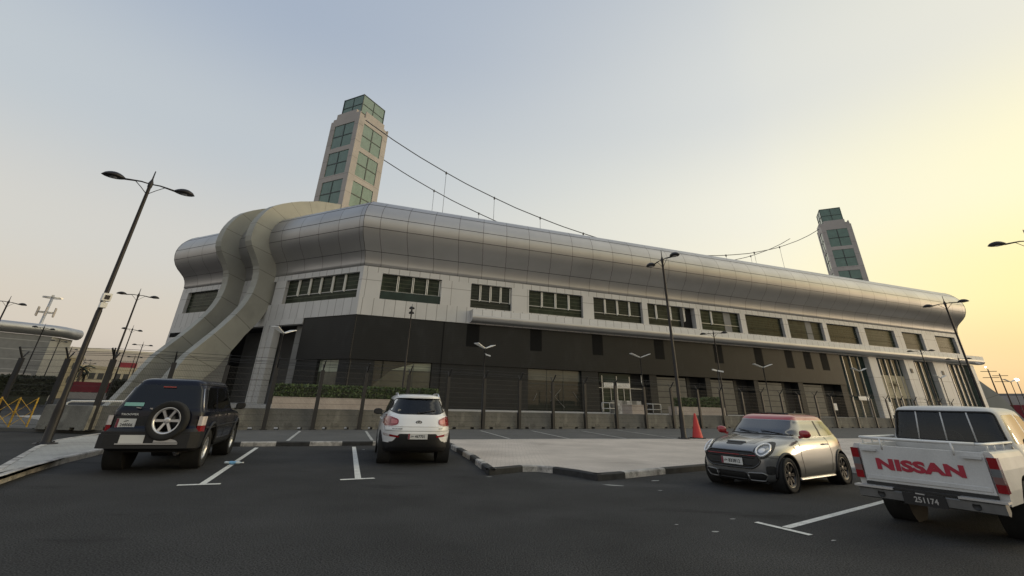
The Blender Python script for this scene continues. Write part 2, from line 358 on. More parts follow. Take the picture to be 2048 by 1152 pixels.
# kerbs: a swept stone, alternately black and white
def kerb(pts, step=1.0, phase=0, wid=.14, white_only=False):
    b = MB(); pts = [np.array(p, float) for p in pts]; seg = []
    for a, c in zip(pts[:-1], pts[1:]):
        L = np.linalg.norm(c-a); n = max(1, int(round(L/step)))
        for i in range(n): seg.append((a+(c-a)*i/n, a+(c-a)*(i+1)/n))
    P = [s[0] for s in seg] + [seg[-1][1]]; inn = inset_line([tuple(p) for p in P], wid); rim = inset_line([tuple(p) for p in P], -.012); chm = inset_line([tuple(p) for p in P], .02)
    acc = phase
    for i in range(len(seg)):
        L = np.linalg.norm(seg[i][1]-seg[i][0]); m = 1 if white_only else int(acc/step) % 2; acc += L
        q = []
        for j in (i, i+1):
            q += [(rim[j][0], rim[j][1], -.02), (rim[j][0], rim[j][1], ZT-.012), (chm[j][0], chm[j][1], ZT+.012), (inn[j][0], inn[j][1], ZT+.012), (inn[j][0], inn[j][1], ZT-.03)]
        b.add(q, [(0, 5, 6, 1), (1, 6, 7, 2), (2, 7, 8, 3), (3, 8, 9, 4)], m)
    return tag(b.build('kerb', [A['kerb_black'], A['kerb_white']], k=K), kind='structure')
kerb(near[6:10], 1.0, .6); kerb(near[9:13], 1.05, .2); kerb(near[12:19], .85, 0); kerb(near[18:23], 1.15, .95); kerb(near[22:25], 1.1, 0)
kerb(near[:7], 1.0, 0, white_only=True); kerb(leftb[::-1][:-1], 1.1, 0, white_only=True)
# painted lines
def line(a, c, w, z, m, name='road_marking'):
    a = np.array(a); c = np.array(c); d = (c-a)/np.linalg.norm(c-a); n = np.array((-d[1], d[0]))*w/2
    b = MB(); q = [a-n, c-n, c+n, a+n]; b.add([(p[0], p[1], z) for p in q], [(0, 1, 2, 3)]); return tag(b.build(name, A[m], k=K), kind='structure')
line((-5.66, 10.03), (-8.12, 16.95), .115, .004, 'paint'); line((-5.99, 9.80), (-5.34, 10.06), .13, .008, 'paint')
line((-3.07, 11.12), (-5.3, 18.1), .125, .004, 'paint'); line((-3.37, 10.89), (-2.75, 11.21), .13, .008, 'paint')
line((4.0, 7.74), (9.9, 12.05), .115, .004, 'paint'); line((3.71, 8.01), (4.1, 7.33), .10, .008, 'paint')
for a, c in (((-9.5, 23.6), (-7.7, 18.2)), ((-6.8, 24.8), (-5.0, 19.3)), ((-1.4, 27.8), (.19, 22.0)), ((1.45, 29.0), (2.89, 22.97)), ((4.5, 30.2), (5.72, 23.98)), ((7.1, 32.4), (8.38, 25.1)), ((-12.2, 22.4), (-10.4, 17.0))):
    line(a, c, .11, ZT+.008, 'paint_worn')
line((-2.3, 20.74), (3.12, 23.1), .12, ZT+.008, 'paint_worn'); line((3.12, 23.1), (9.67, 25.44), .12, ZT+.008, 'paint_worn'); line((9.67, 25.44), (30, 33.45), .12, ZT+.008, 'paint_worn')
# old paint smears and pale marks on the asphalt
def smear(x, y, a, c, ang, z=.004):
    b = MB(); n = 11; pts = []
    for k_ in range(n):
        t = 2*pi*k_/n; r = rng.uniform(.7, 1.1); u, v = a*r*cos(t), c*r*sin(t); pts.append((x+u*cos(ang)-v*sin(ang), y+u*sin(ang)+v*cos(ang), z))
    b.add(pts, [list(range(n))]); tag(b.build('road_marking', A['paint_worn'], k=K), kind='structure')
for q in ((2.27, 11.1, .24, .05, -.3), (-.34, 11.85, .08, .025, .2), (2.86, 7.4, .06, .035, .3), (2.45, 7.75, .035, .02, .2), (3.1, 10.6, .05, .025, 0), (3.4, 11.9, .13, .04, .4), (4.25, 7.1, .05, .02, .5), (3.45, 8.2, .05, .02, .2), (-4.7, 17.2, .05, .06, 0)):
    smear(*q)

# ================================================================== ARENA
root = thing('arena', 'long silver arena with bulging metal roof edge over white window band and black cladding', 'arena', (CX*K, CY*K, 0))
PROF = [(-.22, 13.36), (0, 13.42), (.015, 13.7), (.06, 14.0), (.17, 14.35), (.38, 14.75), (.74, 15.15), (1.18, 15.62), (1.52, 16.1), (1.75, 16.66), (1.86, 17.25), (1.86, 17.8), (1.75, 18.3), (1.54, 18.8), (1.22, 19.25), (.80, 19.68), (.25, 20.02), (-.45, 20.27), (-1.7, 20.5), (-4.2, 20.65)]
ce = FE(29.1, 0, 0); dLL = az(-16.5); cl = FL(LL, 0, 0); cback = np.array(cl)+dLL*80
ring = [np.array(q)[:2] for q in (cback, cl, (CX, CY, 0), _e, ce)]           # open path, outward is to the right when walking this way
def offset_path(pts, o):
    out = []
    for i in range(len(pts)):
        ns = []
        for a, c in ((i-1, i), (i, i+1)):
            if a < 0 or c >= len(pts): continue
            t = pts[c]-pts[a]; t = t/np.linalg.norm(t); ns.append(np.array((t[1], -t[0])))
        if len(ns) == 1: nn = ns[0]; sc = 1
        else: nn = ns[0]+ns[1]; nn /= np.linalg.norm(nn); sc = 1/(nn@ns[0])
        out.append(pts[i]+nn*o*sc)
    return out
def sweep(prof, pts, m=0, umap=True, smooth=True, caps=False):
    b = MB(); rows = [offset_path(pts, o) for o, z in prof]; dist = [0]
    for i in range(len(prof)-1): dist.append(dist[-1]+hypot(prof[i+1][0]-prof[i][0], prof[i+1][1]-prof[i][1]))
    for j in range(len(pts)-1):
        L = np.linalg.norm(pts[j+1]-pts[j])*K; t0 = {1: LL-1.0, 2: -1.55, 3: 0, 0: 0}.get(j, 0)*K
        us = (0, L) if j != 2 else (-1.55+2.6, L-1.55+2.6)
        vs = []; 
        for i, (o, z) in enumerate(prof): vs += [(*rows[i][j], z), (*rows[i][j+1], z)]
        fs = [(2*i, 2*i+1, 2*i+3, 2*i+2) for i in range(len(prof)-1)]
        uv = [[(us[0], dist[i]*K), (us[1], dist[i]*K), (us[1], dist[i+1]*K), (us[0], dist[i+1]*K)] for i in range(len(prof)-1)]
        b.add(vs, fs, m, smooth, uv)
    b.recalc = False
    return b
sweep(PROF, ring).build('roof_edge', A['silver_seam'], root, K)
# horizontal panel seams: thin dark lips standing 3 mm proud of the cladding
for zi in (5, 9, 11, 14):
    o, z = PROF[zi]; p0 = offset_path(ring, o+.002)
    for j in range(1, 4): MB().tube([(*p0[j], z), (*p0[j+1], z)], .022, 6).build('roof_seam', A['post_grey'], root, K)
for j in (1, 2, 3):                                                     # corner seams
    pts = [(*offset_path(ring, o+.004)[j], z) for o, z in PROF[1:18]]
    MB().tube(pts, .022, 5).build('roof_seam', A['post_grey'], root, K)
deck = offset_path(ring, -4.1); b = MB(); b.add([(*p, 20.64) for p in deck], [list(range(len(deck)))]); b.build('roof_deck', A['silver'], root, K)
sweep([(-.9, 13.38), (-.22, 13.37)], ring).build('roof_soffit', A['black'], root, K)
# inner dark core so nothing shows through
core = offset_path(ring, -3.6); b = MB(); n_ = len(core); b.add([(*p, .2) for p in core]+[(*p, 20.4) for p in core], [(i, i+1, n_+i+1, n_+i) for i in range(n_-1)]); b.build('inner_wall', A['void'], root, K)

WIN = [(1.85, 5.92), (10.89, 4.54), (17.42, 6.6), (25.41, 6.61), (32.78, 7.0), (40.63, 6.47), (47.98, 6.58), (55.46, 6.62), (62.89, 6.39), (70.69, 6.53), (78.99, 4.77), (86.91, 5.06)]
ZW0, ZW1 = 10.30, 12.78
def window_wall(F, L, wins, zb, name='white_wall'):
    b = MB(); edges = [0]
    for s, w in wins: edges += [s, s+w]
    edges.append(L)
    for i in range(0, len(edges), 2):
        if edges[i+1]-edges[i] > .02: b.fbox(F, edges[i], edges[i+1], 0, -.7, ZW0, ZW1, 1)
    b.fbox(F, 0, L, .0, -.7, ZW1, 13.33, 0); b.fbox(F, 0, L, 0, -.7, zb, ZW0, 0)
    return b.build(name, [A['white_panel'], A['white_plain']], root, K)
window_wall(FR, LR, WIN, 8.70); WINL = [(.40, 10.2), (12.18, 2.6), (22.0, 5.75)]
window_wall(FL, LL, WINL, 8.70)
MB().fbox(FL, 6.9, LL, -.003, -.7, 8.16, 8.70).build('white_wall', A['white_plain'], root, K)
b = MB(); b.fbox(FE, 0, LL, 0, -.7, 8.70, 13.33); b.build('white_wall', A['white_plain'], root, K)
def window(F, s, w, fins, depth=.38, fz=.42, teal=False, col=None, part=1.0, gm='win_green'):
    p = MB().fbox(F, s, s+w, -.69, -.695, ZW0, ZW1).build('window', A['void'], root, K)
    q = MB(); q.fbox(F, s+.03, s+w*part-.03, -depth, -depth-.04, ZW0+.02, ZW1-.02); q.build('pane', A[gm], p, K)
    if part < 1:
        MB().fbox(F, s+w*part-.03, s+w*part+.0, -.02, -.6, ZW0+.01, ZW1-.01).build('jamb', A['grey_wall'], p, K)
    for x in fins:
        q = MB(); q.fbox(F, s+w*x-.10, s+w*x-.04, -depth+.02, -depth+.16, ZW0+(ZW1-ZW0)*.30, ZW1-.06); q.fbox(F, s+w*x+.04, s+w*x+.095, -depth+.02, -depth+.16, ZW0+(ZW1-ZW0)*.33, ZW1-.06)
        q.build('fin', A['fin'], p, K)
    q = MB(); q.fbox(F, s+.03, s+w*part-.03, -depth+.03, -depth+.06, ZW0+.82, ZW0+.87); q.build('rail', A['galv'] if len(fins) else A['win_teal'], p, K)
    if teal:
        q = MB(); q.fbox(F, s+.03, s+w-.03, -.10, -.13, ZW0+.02, ZW0+.80); q.build('balustrade', A['win_teal'], p, K)
    if col: MB().fbox(F, s+w*col, s+w*col+1.1, -.35, -.6, ZW0+.01, ZW1-.01).build('column', A['grey_wall'], p, K)
FINS = [(.27, .52, .76, .985), (.24, .49, .74, .985), (.25, .5, .75), (.25, .5, .75), (.2, .5, .79, .0), (.3,), (), (), (), (), (), ()]
for i, (s, w) in enumerate(WIN):
    window(FR, s, w, [f for f in FINS[i] if f], teal=i == 0, col={5: .62, 7: .55}.get(i), part={4: .72}.get(i, 1.0), gm={1: 'win_dim', 3: 'win_dim', 4: 'win_grid', 6: 'win_dim', 7: 'win_grid', 8: 'win_dim', 10: 'win_grid'}.get(i, 'win_green'))
window(FL, *WINL[0], (.2, .36, .52, .67, .83)); window(FL, *WINL[1], ()); window(FL, *WINL[2], ())

# canopy with a rounded lower lip along the long side
cp = [(0, 9.98), (.98, 9.98), (1.0, 9.94), (1.0, 9.42), (1.02, 9.36), (1.04, 9.22), (1.0, 9.06), (.88, 8.92), (.68, 8.83), (.42, 8.79), (0, 8.79)]
b = MB(); s0, s1 = 10.93, LR+2.2; L_ = (s1-s0)*K; d_ = 0
vs = []; uvs = []; fs = []
for o, z in cp: vs += [FR(s0, o, z), FR(s1, o, z)]
for i in range(len(cp)-1):
    fs.append((2*i, 2*i+1, 2*i+3, 2*i+2)); z0, z1 = cp[i][1]*K, cp[i+1][1]*K; uvs.append([(0, z0), (L_, z0), (L_, z1), (0, z1)])
b.add(vs, fs, [1 if i < 3 else 0 for i in range(len(fs))], True, uvs)
n_ = len(cp); b.add([FR(s0, o, z) for o, z in cp], [list(range(n_))], 1); b.add([FR(s1, o, z) for o, z in cp], [list(range(n_))], 0)
b.build('canopy', [A['silver'], A['white_panel']], root, K)

# dark cladding and ground floor
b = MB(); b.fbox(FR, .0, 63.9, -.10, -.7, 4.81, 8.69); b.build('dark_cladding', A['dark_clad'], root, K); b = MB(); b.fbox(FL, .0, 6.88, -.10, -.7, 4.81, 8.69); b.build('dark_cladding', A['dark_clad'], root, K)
MB().fbox(FR, 8.35, 8.43, -.07, -.099, .95, 8.69).build('cladding_joint', A['black'], root, K)
for s in (11.4, 18.3, 25.7, 33.9, 42.6, 49.1, 54.35, 57.7, 60.8):
    MB().fbox(FR, s-.66, s+.66, -.085, -.099, 6.50, 8.66).build('slot', A['black'], root, K)
# piers between the ground floor openings
OPEN = [(2.3, 7.6), (17.48, 23.62), (25.66, 32.21), (33.19, 40.07), (40.83, 47.58), (48.28, 55.04), (55.9, 62.86)]
ZB = .95
e = [0]
for o_ in OPEN: e += list(o_)
e.append(63.9)
PIERS = [(FR, e[i], e[i+1]) for i in range(0, len(e), 2)] + [(FL, 0, 1.38), (FL, 4.08, 6.88)]
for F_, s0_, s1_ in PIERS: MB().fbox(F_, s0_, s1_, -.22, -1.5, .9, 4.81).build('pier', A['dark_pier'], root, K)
def pane(F, s0, s1, z0, z1, o, m, mull=(), hor=(), name='window', mm='frame_dark', mw=.05):
    p = MB().fbox(F, s0, s1, o, o-.05, z0, z1).build(name, A[m], root, K)
    if len(mull) or len(hor):
        q = MB()
        for x in mull: q.fbox(F, x-mw/2, x+mw/2, o+.06, o+.002, z0+.01, z1-.01)
        for z in hor: q.fbox(F, s0+.01, s1-.01, o+.05, o+.004, z-.03, z+.03)
        q.build('frame', A[mm], p, K)
    return p
w_ = pane(FR, 2.3, 7.6, ZB, 4.79, -.6, 'mirror_glass', (5.9,), (3.1,))
MB().prism([FR(s, -.55, z) for s, z in ((2.4, 1.0), (7.55, 1.0), (7.55, 4.0), (3.85, 4.0), (2.4, 2.7))], -nR*.03).build('lower_reflection', A['reflected_dim'], w_, K); MB().prism([FR(s, -.55, z) for s, z in ((3.9, 4.06), (7.55, 4.06), (7.55, 4.77), (5.9, 4.68))], -nR*.03).build('sky_reflection', A['reflected_sky'], w_, K)  # reflected shapes built as flat coloured sheets over the pane
w_ = pane(FL, 1.38, 4.08, ZB, 4.79, -.6, 'mirror_glass', (2.7,), (3.0,))
MB().fbox(FL, 1.42, 4.04, -.54, -.56, 3.75, 4.77).build('sky_reflection', A['reflected_sky'], w_, K); MB().fbox(FL, 1.42, 4.04, -.54, -.56, 1.0, 3.70).build('lower_reflection', A['reflected_dim'], w_, K)  # reflection painted as a bright sky band above a greyer part
gw = pane(FR, 17.48, 23.62, ZB, 4.79, -.6, 'mirror_glass', (19.7, 21.6), (3.4,))
MB().fbox(FR, 17.52, 23.58, -.555, -.57, 3.72, 4.72).build('sky_reflection', A['reflected_sky_dim'], gw, K)  # band of mirrored sky painted across the top of the glass
for a_, c_ in (((20.0, 2.75), (21.7, 1.25)), ((21.3, 2.95), (20.1, 1.8)), ((22.7, 2.75), (23.3, 2.0)), ((18.2, 1.8), (18.6, 2.5))):
    MB().bar(FR(a_[0], -.54, a_[1]), FR(c_[0], -.54, c_[1]), .05, .012).build('tape_strip', A['paint_worn'], gw, K)
dw = pane(FR, 25.66, 32.21, ZB, 4.79, -1.0, 'void', (), ()); dw.name = 'entrance'
q = MB(); q.fbox(FR, 26.1, 30.1, -.8, -.84, 3.85, 4.74); q.build('pane', A['win_teal'], dw, K)
q = MB(); q.fbox(FR, 26.3, 29.9, -.8, -.83, ZB, 3.24); q.build('pane', A['win_green'], dw, K)
for s_, w_ in ((26.4, .1), (27.45, .06), (28.25, .1), (29.1, .06), (29.9, .1)):
    MB().fbox(FR, s_-w_/2, s_+w_/2, -.74, -.79, ZB, 3.24 if w_ < .09 else 4.5).build('door_frame', A['galv'], dw, K)
MB().fbox(FR, 25.9, 31.6, -.76, -.82, 3.25, 3.31).build('door_frame', A['galv'], dw, K)
for s0_, s1_ in ((26.55, 27.75), (28.2, 29.85)):
    sg = MB().fbox(FR, s0_, s1_, -.66, -.70, 3.33, 3.82).build('door_sign', A['white_metal'], dw, K)
    q = MB()
    for r_ in range(3):
        x = s0_+.12
        while x < s1_-.15:
            w = rng.uniform(.03, .12); q.fbox(FR, x, min(x+w, s1_-.1), -.652, -.659, 3.43+r_*.13, 3.47+r_*.13); x += w+rng.uniform(.03, .07)
    q.build('lettering', A['post_grey'], sg, K)
MB().fbox(FR, 31.45, 31.54, -.7, -.75, 3.85, 4.7).build('light_tube', A['white_metal'], dw, K)
for (s0_, s1_), ps in zip(OPEN[3:], (37.4, 44.5, 52.4, 59.5)):
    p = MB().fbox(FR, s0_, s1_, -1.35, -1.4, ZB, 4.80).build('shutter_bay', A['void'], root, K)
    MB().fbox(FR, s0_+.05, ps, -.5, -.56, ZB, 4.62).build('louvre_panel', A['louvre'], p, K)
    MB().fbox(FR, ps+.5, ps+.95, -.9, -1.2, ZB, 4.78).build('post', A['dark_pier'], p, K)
MB().fbox(FR, 61.0, 61.55, -.5, -.53, 1.7, 2.5).build('notice', A['white_metal'], root, K)
# right hand glazed bays between white piers
for s0_, s1_ in ((69.6, 71.3), (77.35, 79.5), (84.06, 87.34), (93.3, 94.2)):
    MB().fbox(FR, s0_, s1_, .0, -1.2, .9, 8.69).build('white_pier', A['white_plain'], root, K)
def glassbay(s0_, s1_, m, mull, lit=True):
    p = MB().fbox(FR, s0_, s1_, -.7, -.75, .9, 8.69).build('glass_bay', A[m], root, K)
    for x in mull: MB().fbox(FR, x-.06, x+.06, -.52, -.69, ZB, 8.6).build('mullion', A['galv'], p, K)
    return p
glassbay(63.9, 69.6, 'win_teal', (65.1, 66.6, 68.2)); g2 = glassbay(71.3, 77.35, 'win_teal', (72.7, 74.0, 75.3, 76.6)); glassbay(79.5, 84.06, 'win_teal', (80.7, 81.9, 83.1)); glassbay(87.34, 93.3, 'win_teal', (88.7, 90, 91.2, 92.4))
bp = MB().fbox(FR, 71.4, 77.25, -.60, -.64, 3.44, 6.42).build('sunset_reflection', A['reflected_sunset'], g2, K)  # reflected sunset sky, built as a coloured sheet before the glass
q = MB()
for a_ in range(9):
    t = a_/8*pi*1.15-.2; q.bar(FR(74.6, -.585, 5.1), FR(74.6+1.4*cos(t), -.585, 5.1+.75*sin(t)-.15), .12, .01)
q.bar(FR(74.6, -.585, 5.1), FR(73.8, -.585, 3.6), .16, .01); q.build('palm_reflection', A['reflected_palm'], bp, K)  # mirrored palm silhouette, built from flat bars
for s_ in (78.4, 85.7): MB().fbox(FR, s_-.22, s_+.22, .06, .002, 6.9, 7.5).build('wall_lamp', A['post_grey'], root, K)
MB().fbox(FR, 65.9, 68.0, -.3, -.34, 3.0, 3.5).build('notice', A['white_metal'], root, K)
MB().fbox(FR, 71.0, 71.6, .03, .002, 1.3, 2.9).build('notice', A['white_metal'], root, K)
MB().fbox(FE, 0, LL, -.4, -1.4, .9, 8.69).build('glass_bay', A['win_teal'], root, K)

# left facade ground floor: portico, column, side wall
b = MB(); b.fbox(FL, 6.9, 19.5, -3.2, -3.5, .9, 8.15); b.build('portico_wall', A['portico'], root, K); MB().fbox(FL, 6.9, 7.15, -.7, -3.19, .9, 8.15).build('portico_wall', A['portico'], root, K)
MB().fbox(FL, 7.3, 8.6, -.9, -2.2, .9, 8.1).build('pilaster', A['grey_wall'], root, K)
MB().fbox(FL, 6.9, 19.5, -.71, -3.2, 8.152, 8.4).build('portico_ceiling', A['void'], root, K)
c_ = MB(); c_.fbox(FL, 10.72, 11.48, .02, -.75, .9, 8.155); c_.fbox(FL, 11.62, 12.46, .02, -.75, .9, 8.155); c_.fbox(FL, 11.48, 11.62, -.06, -.7, .9, 8.155); c_.build('column', A['white_plain'], root, K)
pane(FL, 13.7, 15.4, 2.8, 6.5, -3.1, 'win_teal', (), (), 'window')
MB().fbox(FL, 18.5, LL, 0.0, -.7, .9, 8.155).build('white_wall', A['white_plain'], root, K)
MB().fbox(FL, 25.6, 28.8, .004, .0, 7.6, 8.1).build('slot', A['black'], root, K)
MB().prism([FL(12.7, o, z) for o, z in ((2.65, .9), (5.4, .9), (4.9, 2.5), (3.25, 4.7), (2.65, 5.5))], np.array(dL)*.8).build('rib_wall', A['grey_wall'], root, K)

# the pairs of curving ribs that run over the roof edge and down to the ground
OUT = [(9.1, .3), (8.62, .86), (7.85, 2.2), (7.32, 3.3), (6.51, 4.79), (5.6, 5.85), (4.73, 6.85), (4.15, 7.55), (3.59, 8.31), (3.1, 9.0), (2.68, 9.67), (2.36, 10.35), (2.11, 11.11), (1.97, 11.9), (1.93, 12.68), (1.99, 13.4), (2.18, 14.03), (2.58, 14.65), (3.05, 15.25), (3.5, 15.8), (3.80, 16.35), (3.90, 16.9), (3.88, 17.5), (3.79, 18.17), (3.6, 18.8), (3.3, 19.45), (2.85, 20.2), (2.2, 20.9), (1.35, 21.5), (.4, 22.05), (-.74, 22.63), (-3.47, 23.78), (-7.44, 24.87), (-10, 25.4)]
INN = [(5.9, .3), (5.6, .86), (5.1, 2.2), (4.5, 3.0), (3.73, 3.75), (3.1, 4.75), (2.58, 5.6), (2.15, 6.3), (1.71, 7.06), (1.1, 7.85), (.52, 8.71), (.1, 9.6), (-.25, 10.4), (-.5, 11.2), (-.8, 12.1), (-.9, 12.8), (-.9, 13.4), (-.9, 14.0), (-.9, 14.6), (-.9, 15.2), (-.9, 15.75), (-.9, 16.3), (-.9, 16.85), (-.9, 17.6), (-.9, 18.2), (-1.0, 18.8), (-1.2, 19.2), (-1.6, 19.5), (-2, 19.7), (-3, 19.8), (-4, 20), (-5.5, 20.3), (-7.6, 20.5), (-10, 20.5)]
def rib(F, s0, s1):
    b = MB(); n = len(OUT); vs = []
    for s in (s0, s1):
        vs += [F(s, o, z) for o, z in OUT] + [F(s, o, z) for o, z in INN]
    fs = []; uvs = []; d = 0; ds = [0]
    for i in range(n-1): d += hypot(OUT[i+1][0]-OUT[i][0], OUT[i+1][1]-OUT[i][1]); ds.append(d)
    for i in range(n-1):
        a, c = ds[i]*K, ds[i+1]*K
        for side in (0, 2*n): fs.append((side+i, side+i+1, side+n+i+1, side+n+i)); uvs.append([(1, a), (1, c), (4, c), (4, a)])
        fs.append((i, i+1, 2*n+i+1, 2*n+i)); uvs.append([(1, a), (1, c), (2, c), (2, a)])
        fs.append((n+i, n+i+1, 3*n+i+1, 3*n+i)); uvs.append([(1, a), (1, c), (2, c), (2, a)])
    b.add(vs, fs, 0, False, uvs); return b.build('rib', A['rib_panel'], root, K)
rib(FL, 12.6, 13.6); rib(FL, 17.6, 18.55); rib(FE, 10.5, 11.5); rib(FE, 15.5, 16.5)
# podium the arena stands on, with two steps
b = MB()
for o, z in ((6.5, .90), (7.3, .62), (8.1, .34)):
    b.fbox(FR, -.8, 104, -1.2, o, -.03, z)
b.fbox(FL, -.2, 30, -3.4, 2.5, -.03, .897)
b.build('podium', A['podium'], root, K)

# ================================================================== TOWERS AND CABLES
def tower(cx, cy, da, db, label):
    """corner at (cx, cy); faces run along da and db"""
    t = thing('tower', label, 'tower', (cx*K, cy*K, 0), 0, 'stone and glass roof towers')
    wa, wb = 5.62, 6.1
    def P(a, c, z): p = np.array((cx, cy, 0)) + da*a + db*c; return (p[0], p[1], z)
    def pb(b, a0, a1, c0, c1, z0, z1, m=0): b.hexa([P(a0, c0, z0), P(a1, c0, z0), P(a1, c1, z0), P(a0, c1, z0), P(a0, c0, z1), P(a1, c0, z1), P(a1, c1, z1), P(a0, c1, z1)], m)
    b = MB(); rec = .16
    pb(b, rec, wa-rec, rec, wb-rec, 15, 39.5)
    rows = [(38.05, 34.15), (33.4, 29.65), (28.75, 25.0), (24.1, 20.4), (19.4, 17.0)]
    for (c0, c1) in ((0, rec), (wb-rec, wb)):
        for a0, a1 in ((0, .82), (4.68, wa)): pb(b, a0, a1, c0, c1, 15, 39.0 if a1 > 1 else 39.6)
        zs = [40.15] + [z for r in rows for z in r] + [15]
        for i in range(0, len(zs), 2): pb(b, .82, 4.68, c0, c1, zs[i+1], zs[i])
    for (a0, a1) in ((0, rec), (wa-rec, wa)):
        for c0, c1 in ((rec, 1.1), (5.06, wb-rec)): pb(b, a0, a1, c0, c1, 15, 39.0 if c1 > 1 else 39.6)
        zs = [40.15] + [z for r in rows for z in r] + [15]
        for i in range(0, len(zs), 2): pb(b, a0, a1, 1.1, 5.06, zs[i+1], zs[i])
    pb(b, .82, 4.68, rec, wb-rec, 39.5, 40.15)
    b.build('shaft', A['tower_stone'], t, K)
    for z1, z0 in rows[:4]:
        for face in range(4):
            b = MB(); q = MB(); e = .09
            if face % 2 == 0:
                c = (e, wb-e)[face//2]; s_ = (-1, 1)[face//2]; pb(b, .83, 4.67, min(c, c-s_*.05), max(c, c-s_*.05), z0+.01, z1-.01)
                lo, hi = sorted((c+s_*.002, c+s_*.05)); pb(q, 2.68, 2.82, lo, hi, z0+.02, z1-.02); pb(q, .84, 2.68, lo, hi, (z0+z1)/2-.06, (z0+z1)/2+.06); pb(q, 2.82, 4.66, lo, hi, (z0+z1)/2-.06, (z0+z1)/2+.06)
            else:
                a = (e, wa-e)[face//2]; s_ = (-1, 1)[face//2]; pb(b, min(a, a-s_*.05), max(a, a-s_*.05), 1.11, 5.05, z0+.01, z1-.01)
                lo, hi = sorted((a+s_*.002, a+s_*.05)); pb(q, lo, hi, 3.01, 3.15, z0+.02, z1-.02); pb(q, lo, hi, 1.12, 3.01, (z0+z1)/2-.06, (z0+z1)/2+.06); pb(q, lo, hi, 3.15, 5.04, (z0+z1)/2-.06, (z0+z1)/2+.06)
            w = b.build('window', A['tower_glass'], t, K); q.build('glazing_bar', A['frame_dark'], w, K)
    b = MB(); i0 = .72; pb(b, i0, wa-i0-.3, i0, wb-i0-.1, 40.15, 43.2); cap = b.build('cap', A['tower_glass'], t, K)
    q = MB(); a0, a1, c0, c1 = i0-.03, wa-i0-.27, i0-.03, wb-i0-.07
    for a_ in (a0, a1):
        for c_ in (c0, c1): pb(q, a_-.05, a_+.05, c_-.05, c_+.05, 40.16, 43.26)
    for c_ in (c0, c1):
        pb(q, a0+.05, a1-.05, c_-.03, c_+.03, 43.15, 43.26); pb(q, a0+.05, a1-.05, c_-.03, c_+.03, 41.55, 41.62); pb(q, (a0+a1)/2-.04, (a0+a1)/2+.04, c_-.028, c_+.028, 40.16, 43.15)
    for a_ in (a0, a1):
        pb(q, a_-.03, a_+.03, c0+.05, c1-.05, 43.15, 43.26); pb(q, a_-.03, a_+.03, c0+.05, c1-.05, 41.55, 41.62); pb(q, a_-.028, a_+.028, (c0+c1)/2-.04, (c0+c1)/2+.04, 40.16, 43.15)
    q.build('frame', A['frame_dark'], cap, K)
    return t
tower(-22.32, 54.55, az(-63.5), az(26.5), 'tall stone and green glass tower rising behind the curved ribs, the larger in view')
tower(69.4, 93.9, az(116.5), az(26.5), 'stone and glass tower standing far off behind the right part of the roof')
CP = [(0.9, 38.2), (5, 36.1), (9, 34.3), (13.5, 32.55), (17, 31.3), (21.3, 30.05), (25, 29.05), (29.1, 28.2), (33, 27.45), (37.3, 26.85), (41, 26.4), (45, 26.1), (49.9, 26.0)]
ca = np.array((-22.32, 54.55, 0)); cd = np.array((69.4, 93.9, 0))-ca; SP = np.linalg.norm(cd); cd /= SP; cn = np.array((-cd[1], cd[0], 0))
def zc_(t):
    t = min(t, SP-t); return float(np.interp(t, [p[0] for p in CP], [p[1] for p in CP]))
for D, lab in ((0.0, 'nearer suspension cable hung with rods between the two towers'), (7.0, 'farther suspension cable hung with rods between the two towers')):
    t = thing('suspension_cable', lab, 'cable', tuple(ca*K), 0, 'suspension cables between the towers')
    ts = np.linspace(.9, SP-.9, 70); MB().tube([ca+cn*D+cd*s+np.array((0, 0, zc_(s))) for s in ts], .07, 6).build('strand', A['cable'], t, K)
    for s in np.arange(13.5, SP-8, 7.87):
        p = ca+cn*D+cd*s; zt = zc_(s); h_ = MB(); h_.tube([p+np.array((0, 0, zt+.12)), p+np.array((0, 0, zt-.25))], .13, 6); h_.tube([p+np.array((0, 0, zt)), p+np.array((0, 0, 20.5))], .03, 5); h_.build('hanger_rod', A['cable'], t, K)
# ================================================================== FENCE AND BARRIERS
fx = np.array((-11.31, 23.80, 0)); fd = np.array((49.0, 27.17, 0)); fd /= np.linalg.norm(fd); fn = np.array((fd[1], -fd[0], 0))   # fn towards the car park
FT = [-6.4, -4.2, -2.1, 0, 2.15, 4.38, 6.72, 9.07, 11.41, 13.85, 16.33, 18.91, 21.57, 24.29, 27.03, 29.94, 32.62, 35.3, 37.98, 40.65, 43.33, 46.01, 48.69, 52.51, 56.03, 59.23, 62.43, 65.63, 68.83, 72.03, 75.23]
LW = [np.array((-16.9, 20.75, 0)), np.array((-19.1, 21.0, 0)), np.array((-21.4, 21.3, 0))]
mesh_m = bpy.data.materials.new('wire_mesh'); mesh_m.use_nodes = True; A['wire_mesh'] = mesh_m
t_ = mesh_m.node_tree; n_ = t_.nodes; l_ = t_.links.new; pb_ = n_['Principled BSDF']; pb_.inputs['Base Color'].default_value = (.04, .04, .042, 1); pb_.inputs['Roughness'].default_value = .6
tcw = n_.new('ShaderNodeTexCoord'); spw = n_.new('ShaderNodeSeparateXYZ'); l_(tcw.outputs['UV'], spw.inputs[0])
def wires(sock, per, duty):
    a = n_.new('ShaderNodeMath'); a.operation = 'DIVIDE'; l_(sock, a.inputs[0]); a.inputs[1].default_value = per
    c = n_.new('ShaderNodeMath'); c.operation = 'FRACT'; l_(a.outputs[0], c.inputs[0])
    d = n_.new('ShaderNodeMath'); d.operation = 'LESS_THAN'; l_(c.outputs[0], d.inputs[0]); d.inputs[1].default_value = duty; return d.outputs[0]
